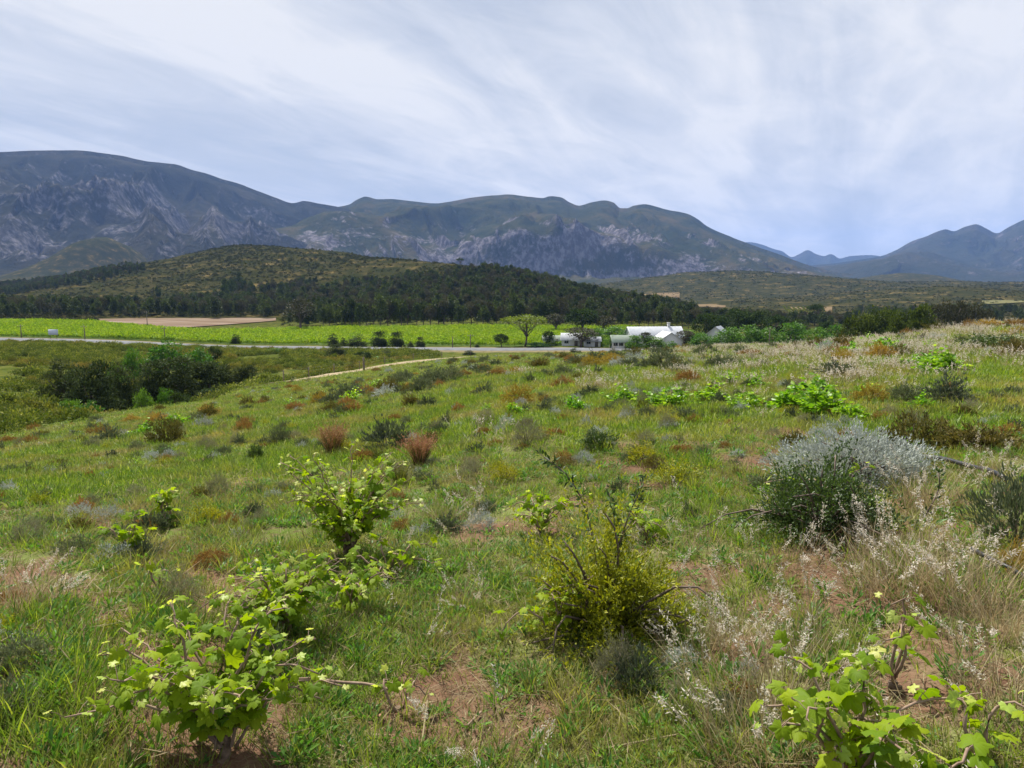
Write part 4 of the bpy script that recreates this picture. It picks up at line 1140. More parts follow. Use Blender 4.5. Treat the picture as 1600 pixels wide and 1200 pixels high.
scatter('low_herbs', np.stack([x, y, zf(x, y) - .01], -1), yaw(hr, n, .05), np.stack([q, q, q * hr.uniform(.6, 1.1, n)], -1), hr.integers(0, len(HERB), n), HERB, 'tiny grey and rusty herb tufts between the grass', 'herbs')

# ------------------------------------------------------------------ irrigation pipes, stones, sticks
M_PIPE = solid_mat('black_pipe', (0.012, 0.012, 0.013), (0.03, 0.03, 0.03), 8, .45)
def ground_tube(name, px, rad, mat, label, cat, lift=.0, n=24, sides=7):
    P = np.array([hit(u, v) for u, v in px]); t = np.linspace(0, 1, n)
    q = np.stack([pchip(np.linspace(0, 1, len(P)), P[:, k], t) for k in range(2)], -1)
    z = zf(q[:, 0], q[:, 1]) + rad + lift
    q = np.c_[q, z]; c0 = q.mean(0)
    a, b, c = tube(q - c0, rad, sides); g = Geo(); g.add2(a, b, c, .5)
    o = link(name, g.mesh(name, mat, True), loc=tuple(c0))
    return tag(o, label, cat)
ground_tube('irrigation_pipe', [(1395, 716), (1450, 727), (1490, 736), (1530, 747), (1570, 764)], .018, M_PIPE, 'black irrigation pipe right of the silver shrub', 'pipe', .05)
ground_tube('irrigation_pipe', [(1515, 878), (1550, 897), (1585, 914), (1640, 945)], .012, M_PIPE, 'black irrigation pipe by the right edge in fluffy grass', 'pipe', .05)
ground_tube('dry_stick', [(880, 1000), (905, 1025), (930, 1050), (955, 1082)], .005, M_STRAW, 'thin pale stick lying below the thorn bush', 'stick', .015)
ground_tube('dry_stick', [(455, 1095), (500, 1090), (560, 1095), (610, 1107)], .006, M_CANE, 'long bare vine cane reaching to a pale sprig', 'cane', .07)
ground_tube('dry_stick', [(668, 1110), (664, 1140), (660, 1170), (655, 1190)], .004, M_STRAW, 'straight pale stalk at the bottom centre', 'stick', .03)
ground_tube('dry_stick', [(730, 1140), (742, 1130), (752, 1120)], .005, M_CANE, 'short dark stick on bare soil at the bottom', 'stick', .01, 8)
ground_tube('dry_stick', [(945, 1180), (1000, 1170), (1060, 1160)], .004, M_STRAW, 'pale stalk lying left of the tall dry grass', 'stick', .02)
def stone(u, v, wpx, label, mat, name='stone', flat=.5, seed=0):
    rng = np.random.default_rng(seed); p = hit(u, v); w = wpx * depth_scale(p) / 2
    D = []; 
    th = np.linspace(0, np.pi, 8); ph = np.linspace(0, 2 * np.pi, 12, endpoint=False)
    V = np.array([[math.sin(a) * math.cos(b), math.sin(a) * math.sin(b), math.cos(a)] for a in th for b in ph])
    n = fbm(V[:, 0] * 1.3 + seed * 3, V[:, 1] * 1.3 + V[:, 2], 3, seed) - .5
    V = V * (1 + .6 * n)[:, None] * np.array([w, w * .8, w * flat])
    i = np.arange(7 * 12).reshape(7, 12); j = np.roll(i, -1, 1)
    Fq = np.stack([i, i + 12, j + 12, j], -1).reshape(-1, 4)
    me = make_mesh(name, V, [Fq], {'tone': np.full(len(V), .5)}, True); me.materials.append(mat)
    return tag(link(name, me, loc=(p[0], p[1], p[2] + w * flat * .35), rot=(0, 0, rng.uniform(0, 6))), label, 'stone' if name == 'stone' else 'clod')
stone(902, 1012, 28, 'flat grey stone on bare soil below the thorn bush', M_STONE, 'stone', .25, 1)
stone(887, 999, 14, 'small orange stone beside the flat grey one', M_CLOD, 'stone', .5, 2)
stone(262, 1014, 20, 'red earth clod beside the near left vine', M_CLOD, 'earth_clod', .7, 3)
stone(248, 957, 12, 'small red clod in the near left grass', M_CLOD, 'earth_clod', .7, 4)
stone(595, 1122, 10, 'tiny red clod near the bare vine cane', M_CLOD, 'earth_clod', .6, 5)
stone(82, 649, 14, 'white stone beside the green bushes at the meadow edge', solid_mat('white_stone', (.5, .48, .45), (.7, .68, .65), 9), 'stone', .5, 6)

# ------------------------------------------------------------------ sheets that lie on the ground mesh
_la = np.log(rr_[1:])
def zm(x, y):
    """height of the ground mesh itself (its own facets)"""
    r = np.maximum(np.hypot(x, y), .51); a = np.degrees(np.arctan2(x, y))
    i = np.clip(np.searchsorted(az_d, a) - 1, 0, na - 2); fi = (a - az_d[i]) / (az_d[i + 1] - az_d[i])
    j = np.clip(np.searchsorted(rr_, r) - 1, 0, nr - 2); fj = (r - rr_[j]) / (rr_[j + 1] - rr_[j])
    return (GZ[j, i]*(1-fi) + GZ[j, i+1]*fi)*(1-fj) + (GZ[j+1, i]*(1-fi) + GZ[j+1, i+1]*fi)*fj
def proj(x, y, z):
    yc = y * CP - (z - CAM_Z) * SP; zc = y * SP + (z - CAM_Z) * CP
    return 800 + F * x / yc, 600 - F * zc / yc
def inside(poly, u, v):
    poly = np.array(poly, float); r = np.zeros(np.shape(u), bool)
    j = len(poly) - 1
    for i in range(len(poly)):
        c = ((poly[i, 1] > v) != (poly[j, 1] > v)) & (u < (poly[j, 0] - poly[i, 0]) * (v - poly[i, 1]) / (poly[j, 1] - poly[i, 1] + 1e-9) + poly[i, 0])
        r ^= c; j = i
    return r
def strip(name, P, width, lift, mat, n=160, kind='structure', crown=0.0):
    P = np.array(P, float)[:, :2]; s = np.r_[0, np.cumsum(np.hypot(*np.diff(P, axis=0).T))]
    t = np.linspace(0, s[-1], n); q = np.stack([pchip(s, P[:, k], t) for k in range(2)], -1)
    T = norm(np.gradient(q, axis=0)); S = np.stack([T[:, 1], -T[:, 0]], -1)
    off = np.linspace(-.5, .5, 7) * width
    w = np.asarray(off)[None, :, None] * (1 + .0 * t[:, None, None])
    V = q[:, None] + S[:, None] * w
    z = zm(V[..., 0], V[..., 1]) + lift + crown * (1 - (2 * off / width) ** 2)[None]
    z[:, 0] -= lift * 1.5; z[:, -1] -= lift * 1.5
    V = np.concatenate([V, z[..., None]], -1).reshape(-1, 3)
    i = np.arange((n - 1) * 7).reshape(n - 1, 7)[:, :-1].ravel()
    me = make_mesh(name, V, [np.stack([i, i + 1, i + 8, i + 7], -1)], None, True); me.materials.append(mat)
    return tag(link(name, me), kind=kind)
def patch(name, near, far, lift, mat, nu=120, nv=40):
    """sheet between a near and a far edge, both [(u, r)...]"""
    U = np.linspace(near[0][0], near[-1][0], nu)
    rn = np.interp(U, *zip(*near)); rf = np.interp(U, *zip(*far))
    f = np.linspace(0, 1, nv)[:, None]
    r = rn * (1 - f) + rf * f
    d = np.array([ray(u, 520) for u in U]); d = d[:, :2] / np.hypot(d[:, 0], d[:, 1])[:, None]
    X, Y = r * d[:, 0], r * d[:, 1]
    V = np.stack([X, Y, zm(X, Y) + lift], -1).reshape(-1, 3)
    i = np.arange((nv - 1) * nu).reshape(nv - 1, nu)[:, :-1].ravel()
    me = make_mesh(name, V, [np.stack([i, i + 1, i + nu + 1, i + nu], -1)], None, True); me.materials.append(mat)
    return tag(link(name, me), kind='structure')
def flat_mat(name, stops, scale, rough=.95, stretch=None):
    m, nt = new_mat(name); N = NT(nt); vec = None
    if stretch:
        mp = N.n('ShaderNodeMapping'); mp.inputs['Scale'].default_value = stretch; N.l(N.pos(), mp.inputs[0]); vec = mp.outputs[0]
    p = N.n('ShaderNodeBsdfPrincipled'); N.l(N.ramp(N.noise(scale, 6, .65, vec), stops), p.inputs['Base Color'])
    p.inputs['Roughness'].default_value = rough; p.inputs['Specular IOR Level'].default_value = .1
    N.out(p.outputs[0]); return m
M_ROAD = flat_mat('grey_asphalt', [(.3, (.11, .115, .125)), (.7, (.17, .175, .185))], .5)
M_VERGE = flat_mat('dry_verge', [(.3, (.06, .065, .022)), (.5, (.14, .115, .055)), (.7, (.22, .175, .10))], .6)
M_TRACK = flat_mat('sandy_track', [(.3, (.19, .15, .085)), (.55, (.30, .24, .15)), (.75, (.37, .30, .20))], .8)
M_PLOUGH = flat_mat('ploughed_earth', [(.3, (.09, .055, .032)), (.5, (.14, .095, .06)), (.7, (.24, .19, .145))], .03, .95, (.6, 2.2, 1))
M_VFLOOR = flat_mat('vineyard_floor', [(.3, (.045, .08, .010)), (.6, (.085, .13, .018))], .6)
M_OCHRE = flat_mat('ochre_field', [(.3, (.10, .066, .028)), (.6, (.155, .11, .052))], .02)
M_PALEG = flat_mat('pale_green_pasture', [(.3, (.08, .085, .03)), (.6, (.14, .125, .05))], .015)
road_px = [(-420, 330), (-200, 295), (0, 255), (100, 240), (210, 223), (396, 204), (604, 194), (800, 191), (996, 191), (1100, 196), (1250, 212), (1500, 250)]
strip('road_verge', [at_ur(u, r) for u, r in road_px], 21, .10, M_VERGE)
strip('road', [at_ur(u, r) for u, r in road_px], 9.0, .30, M_ROAD, crown=.12)
strip('farm_track', TRACK, 4.6, .14, M_TRACK)
patch('vineyard_floor', [(-200, 300), (0, 268), (210, 237), (430, 216), (600, 206), (800, 203), (1000, 203)], [(-200, 415), (0, 385), (150, 350), (210, 315), (300, 292), (430, 302), (600, 299), (800, 299), (1000, 300)], .06, M_VFLOOR)
def rof(u, v): return float(np.hypot(*hit(u, v)[:2]))
patch('ploughed_field', [(146, rof(146, 501)), (170, rof(170, 509)), (200, rof(200, 515)), (235, rof(235, 517)), (300, rof(300, 512)), (360, rof(360, 508)), (432, rof(432, 502))],
      [(146, rof(146, 499.5)), (200, rof(200, 498.5)), (300, rof(300, 498)), (432, rof(432, 497.5))], .35, M_PLOUGH)
patch('ochre_field', [(1038, 925), (1085, 940), (1132, 955)], [(1036, 1010), (1085, 1015), (1136, 1005)], .8, M_OCHRE, 30, 30)
patch('striped_field', [(1232, 655), (1298, 655)], [(1220, 860), (1284, 860)], .6, M_OCHRE, 40, 30)
patch('pasture', [(1150, 1250), (1340, 1250)], [(1180, 1330), (1330, 1330)], .8, M_PALEG, 30, 20)
patch('pasture', [(890, 1150), (970, 1150)], [(880, 1420), (1000, 1420)], .8, M_PALEG, 30, 30)
patch('pasture', [(1000, 1330), (1060, 1330)], [(990, 1460), (1080, 1460)], .8, M_OCHRE, 30, 30)
patch('pasture', [(1530, 820), (1640, 820)], [(1520, 900), (1640, 900)], .8, M_PALEG, 30, 20)
patch('lawn', [(1010, 225), (1085, 225)], [(1010, 300), (1085, 300)], .07, M_VFLOOR, 30, 30)

# ------------------------------------------------------------------ vineyard rows in the valley
M_VROW = leaf_mat('vineyard_foliage', [(0.11, 0.19, 0.008), (0.21, 0.33, 0.013), (0.31, 0.44, 0.02)], .4, .5, .2, .3, tcol=(1.25, 1.2, .4))
def row_bush(seed):
    rng = np.random.default_rng(seed); g = Geo(); n = 170
    P = np.stack([rng.uniform(-1.1, 1.1, n), rng.normal(0, .26, n), .3 + np.abs(rng.normal(.35, .3, n))], -1)
    V, Fc = cards(rng, P, sph(rng, n) + np.array([0, 0, .6]), rng.uniform(.2, .42, n), rng.uniform(.15, .3, n))
    g.add(V, Fc, np.repeat(rng.uniform(0, 1, n), 4))
    return g.mesh('vine_row_piece', M_VROW)
RB = [row_bush(500 + s) for s in range(5)]
near_e = [(-200, 302), (0, 270), (210, 239), (430, 218), (600, 208), (800, 205), (1000, 205)]
far_e = [(-200, 412), (0, 382), (150, 347), (210, 312), (300, 290), (430, 300), (600, 297), (800, 297), (1000, 298)]
rng = np.random.default_rng(55)
X, Y, RZ = [], [], []
NROW = 38
for k in range(NROW):
    if k in (23, 24): continue
    f = k / (NROW - 1)
    U = np.linspace(-190, 995, 900); r = np.interp(U, *zip(*near_e)) * (1 - f) + np.interp(U, *zip(*far_e)) * f
    d = np.array([ray(u, 520) for u in U]); d = d[:, :2] / np.hypot(d[:, 0], d[:, 1])[:, None]
    q = d * r[:, None]; s = np.r_[0, np.cumsum(np.hypot(*np.diff(q, axis=0).T))]
    t = np.arange(0, s[-1], 1.75) + rng.uniform(-.2, .2)
    x, y = np.interp(t, s, q[:, 0]), np.interp(t, s, q[:, 1])
    a = np.arctan2(np.gradient(y), np.gradient(x)) + np.pi * rng.integers(0, 2, len(x))
    keep = rng.uniform(0, 1, len(x)) > .03
    X.append(x[keep]); Y.append(y[keep]); RZ.append(a[keep])
x, y, a = map(np.concatenate, (X, Y, RZ)); n = len(x)
q = rng.uniform(.8, 1.15, n)
scatter('vineyard_rows', np.stack([x, y, zm(x, y)], -1), np.stack([0 * a, 0 * a, a], -1), np.stack([q, q, q * (.8 + .5 * fbm(x * .06, y * .06, 3, 8))], -1), rng.integers(0, 5, n), RB, 'bright green trellised vineyard rows beyond the road', 'vineyard')
# stripes of young trees in the ochre field
M_SCRUB = leaf_mat('valley_scrub', [(0.04, 0.068, 0.012), (0.10, 0.135, 0.024), (0.22, 0.225, 0.05)], .28, .7, .1, .8, (.06, .52, .66), (0.19, 0.15, 0.04))
M_HSCRUB = leaf_mat('hill_scrub', [(0.018, 0.027, 0.006), (0.034, 0.042, 0.010), (0.065, 0.062, 0.018)], .2, .7, .1, .6)
M_FOREST = leaf_mat('forest_foliage', [(0.018, 0.031, 0.009), (0.046, 0.068, 0.019), (0.115, 0.145, 0.042)], .2, .6, .2, .9)
def clump_geo(seed, n, w, h, L, W):
    rng = np.random.default_rng(seed); g = Geo()
    D = sph(rng, n); D[:, 2] = np.abs(D[:, 2])
    lum = 1 + .5 * (2 * fbm(np.arctan2(D[:, 1], D[:, 0]) * 1.5 + seed, D[:, 2] * 2, 2, seed) - 1)
    P = D * np.array([w / 2, w / 2, h]) * (lum * rng.uniform(.55, 1, n))[:, None]
    V, Fc = cards(rng, P, D + rng.normal(0, .6, (n, 3)) + np.array([0, 0, .4]), L * rng.uniform(.6, 1.3, n), W * rng.uniform(.6, 1.3, n))
    V[:, 2] = np.maximum(V[:, 2], 0)
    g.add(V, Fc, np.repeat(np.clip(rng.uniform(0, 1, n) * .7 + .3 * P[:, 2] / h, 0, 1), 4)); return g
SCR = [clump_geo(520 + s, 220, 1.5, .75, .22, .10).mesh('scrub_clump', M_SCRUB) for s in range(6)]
x, y = wedge(rng, 17000, 34, 262, (-46, -6))
az = np.degrees(np.arctan2(x, y)); rr2 = np.hypot(x, y)
ed = np.interp(az, [-60, -36, -28, -20, -15, -10, -4, 0], [28, 34, 50, 78, 90, 118, 130, 155])
rd = np.interp(az, [-46, -36, -28, -20, -10, -4], [275, 243, 211, 192, 182, 180])
trd = track_dist(x, y)
keep = (rr2 > ed * (1.0 + .15 * rng.normal(0, .3, len(x)))) & (rr2 < rd) & (fbm(x * .08, y * .08, 3, 61) > .38) & (trd > 3.5)
x, y = x[keep], y[keep]; n = len(x); q = rng.uniform(.5, 1.5, n) * (.6 + .8 * fbm(x * .03, y * .03, 3, 62))
scatter('valley_scrub', np.stack([x, y, zm(x, y)], -1), yaw(rng, n, .05), np.stack([q, q, q * rng.uniform(.7, 1.2, n)], -1), rng.integers(0, 6, n), SCR, 'low olive and brown scrub between the meadow and the road', 'scrub')
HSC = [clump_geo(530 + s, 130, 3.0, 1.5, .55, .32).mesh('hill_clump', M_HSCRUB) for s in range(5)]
def far_pts(n, r0, r1, az): 
    x, y = wedge(rng, n, r0, r1, az); return x, y
x, y = far_pts(70000, 330, 1250, (-44, 3))
keep = fbm(x * .014, y * .014, 4, 63) + .5 * rng.uniform(0, 1, len(x)) > .68
x, y = x[keep], y[keep]
x2, y2 = far_pts(50000, 420, 2300, (4, 44)); keep = fbm(x2 * .008, y2 * .008, 4, 64) + .5 * rng.uniform(0, 1, len(x2)) > .70
x, y = np.r_[x, x2[keep]], np.r_[y, y2[keep]]
uu, vv = proj(x, y, zm(x, y))
keep = ~inside([(140, 496), (440, 494), (440, 520), (200, 522)], uu, vv) & ~((uu > 1218) & (uu < 1300) & (vv > 472) & (vv < 500)) & ~((uu > 1028) & (uu < 1142) & (vv > 468) & (vv < 482)) & ~((uu > -210) & (uu < 1010) & (np.hypot(x, y) < np.interp(uu, [p[0] for p in far_e], [p[1] for p in far_e]) + 8))
x, y = x[keep], y[keep]; n = len(x); q = (.16 + .75 * rng.uniform(0, 1, n) ** 3) * (1 + np.hypot(x, y) / 2500)
scatter('hill_scrub', np.stack([x, y, zm(x, y)], -1), yaw(rng, n, .05), np.stack([q, q, q * rng.uniform(.6, 1.1, n)], -1), rng.integers(0, 5, n), HSC, 'dark scrub speckling the brown hills beyond the fields', 'scrub')

# ------------------------------------------------------------------ trees
def tree_geo(seed, crown=(.32, 1.0), K=34, M=95, leaf=.075, shape='round', mat=M_DARK, clump=.16, trunk_r=.03, limbs=9, hollow=.55):
    """unit tree: height 1, crown width 1"""
    rng = np.random.default_rng(seed); g = Geo(); b = Geo()
    z0, z1 = crown
    C = sph(rng, K) * rng.uniform(hollow, 1, (K, 1)) ** .6
    C[:, 2] = (C[:, 2] * .5 + .5)
    if shape == 'dome':
        C = sph(rng, K) * rng.uniform(hollow, 1, (K, 1)) ** .6; C[:, 2] = np.abs(C[:, 2])
    if shape == 'umbrella': C[:, 2] = .55 + .45 * (1 - (C[:, 0] ** 2 + C[:, 1] ** 2)) + rng.normal(0, .12, K)
    if shape == 'pine':
        tp = 1.08 - C[:, 2] ** 1.2 * .85; C[:, 0] *= tp; C[:, 1] *= tp
    rad = .5 - clump * .6
    C[:, 0] *= rad; C[:, 1] *= rad
    hz = (z1 - z0)
    C[:, 2] = z0 + clump * .5 + C[:, 2] * (hz - clump * .9)
    sz = clump * rng.uniform(.65, 1.25, K)
    D = sph(rng, K * M); D[:, 2] = np.where(D[:, 2] < -.3, -D[:, 2], D[:, 2])
    ck = np.repeat(np.arange(K), M)
    P = C[ck] + D * (sz[ck] * rng.uniform(.35, 1.05, K * M))[:, None] * np.array([1.0, 1.0, .8])
    n = len(P)
    V, Fc = cards(rng, P, D + rng.normal(0, .7, (n, 3)), leaf * rng.uniform(.5, 1.3, n), leaf * .5 * rng.uniform(.6, 1.3, n))
    tone = np.clip(rng.uniform(0, 1, n) * .6 + np.repeat(rng.uniform(0, .4, K), M), 0, 1)
    g.add(V, Fc, np.repeat(tone, 4))
    t = np.linspace(0, 1, 6)[:, None]; ztop = z0 + hz * .55
    tp = t * np.array([[rng.normal(0, .04), rng.normal(0, .04), ztop]]); tp[1:-1, :2] += rng.normal(0, .015, (4, 2)); tp[0, 2] = -.03
    a, f3, f4 = tube(tp, trunk_r * np.linspace(1.15, .45, 6), 7); b.add2(a, f3, f4, .5)
    for k in range(min(limbs, K)):
        s = tp[2 + k % 3]; e = C[k]; mid = (s + e) / 2 + np.array([0, 0, -.03])
        a, f3, f4 = tube(np.array([s, mid, e]), trunk_r * np.array([.5, .35, .15]), 5); b.add2(a, f3, f4, .5)
    return g.mesh('crown', mat), b.mesh('trunk', M_TRUNK)
M_TRUNK = solid_mat('tree_bark', (.07, .05, .04), (.17, .135, .11), 3, .9)
M_TGREY = leaf_mat('grey_olive_foliage', [(0.022, 0.034, 0.013), (0.05, 0.068, 0.027), (0.115, 0.14, 0.06)], .2, .8, .08, .3)
M_TDARK = leaf_mat('dark_tree_foliage', [(0.014, 0.027, 0.008), (0.032, 0.055, 0.014), (0.075, 0.11, 0.03)], .25, .8, .1, .35)
M_TBRIGHT = leaf_mat('bright_tree_foliage', [(0.03, 0.08, 0.008), (0.06, 0.145, 0.013), (0.12, 0.24, 0.024)], .35, .5, .25, .35)
M_TGROVE = leaf_mat('sunlit_grove_foliage', [(0.022, 0.036, 0.007), (0.055, 0.078, 0.014), (0.125, 0.15, 0.03)], .3, .7, .12, .3)  # leaf colours lightened to look sunlit, light put into the colour
M_TLIME = leaf_mat('lime_tree_foliage', [(0.075, 0.10, 0.012), (0.14, 0.18, 0.02), (0.23, 0.27, 0.04)], .4, .5, .2, .2)
M_TBROWN = leaf_mat('brownish_gum_foliage', [(0.025, 0.028, 0.014), (0.05, 0.05, 0.026), (0.09, 0.085, 0.045)], .2, .6, .2, .3)
TR = {
 'olive': [tree_geo(600 + s, (-.1, 1), 60, 120, .05, 'dome', M_TGREY, .15, .03, 9, .35) for s in range(4)],
 'dark': [tree_geo(610 + s, (.15, 1), 36, 70, .07, 'round', M_TDARK, .17) for s in range(4)],
 'bright': [tree_geo(620 + s, (-.05, 1), 32, 80, .07, 'dome', M_TBRIGHT, .2) for s in range(4)],
 'lime': [tree_geo(630 + s, (.52, 1), 30, 60, .055, 'umbrella', M_TLIME, .13, .02, 22) for s in range(1)],
 'umbrella': [tree_geo(640 + s, (.5, 1), 24, 60, .07, 'umbrella', M_TDARK, .15, .025, 14) for s in range(2)],
 'gum': [tree_geo(650 + s, (.25, 1), 26, 70, .06, 'round', M_TBROWN, .18, .035, 14, .4) for s in range(3)],
 'pine': [tree_geo(660 + s, (.12, 1), 28, 34, .11, 'pine', M_FOREST, .2, .025, 6) for s in range(5)],
 'grove': [tree_geo(680 + s, (.08, 1), 40, 75, .065, 'dome', M_TGROVE, .17) for s in range(4)],
 'ball': [tree_geo(670 + s, (-.15, 1), 60, 80, .06, 'dome', M_TGREY, .19, .03, 6, .3) for s in range(3)],
}
TN = {'grove': 'grove_tree', 'olive': 'olive_tree', 'dark': 'dark_evergreen_tree', 'bright': 'leafy_green_tree', 'lime': 'umbrella_tree', 'umbrella': 'umbrella_pine', 'gum': 'gum_tree', 'pine': 'pine_tree', 'ball': 'round_roadside_bush'}
trng = np.random.default_rng(3)
def put_tree(kind, u, r, top_v, wpx, label, group=None, cat=None, H=None):
    p = at_ur(u, r); Y = p[1]
    if H is None:
        d = ray(u, top_v); H = max(CAM_Z + d[2] * Y / d[1] - p[2], .6)
    W = wpx * depth_scale(p)
    cr, tk = TR[kind][int(trng.integers(len(TR[kind])))]
    e = link(TN[kind], None, loc=(p[0], p[1], p[2] - .05), rot=(0, 0, trng.uniform(0, 6.28)), scale=(W * 1.03, W * 1.03, H)); e.empty_display_size = .1
    link('trunk', tk, e); link('crown', cr, e)
    return tag(e, label, cat or ('bush' if kind == 'ball' else 'tree'), group)
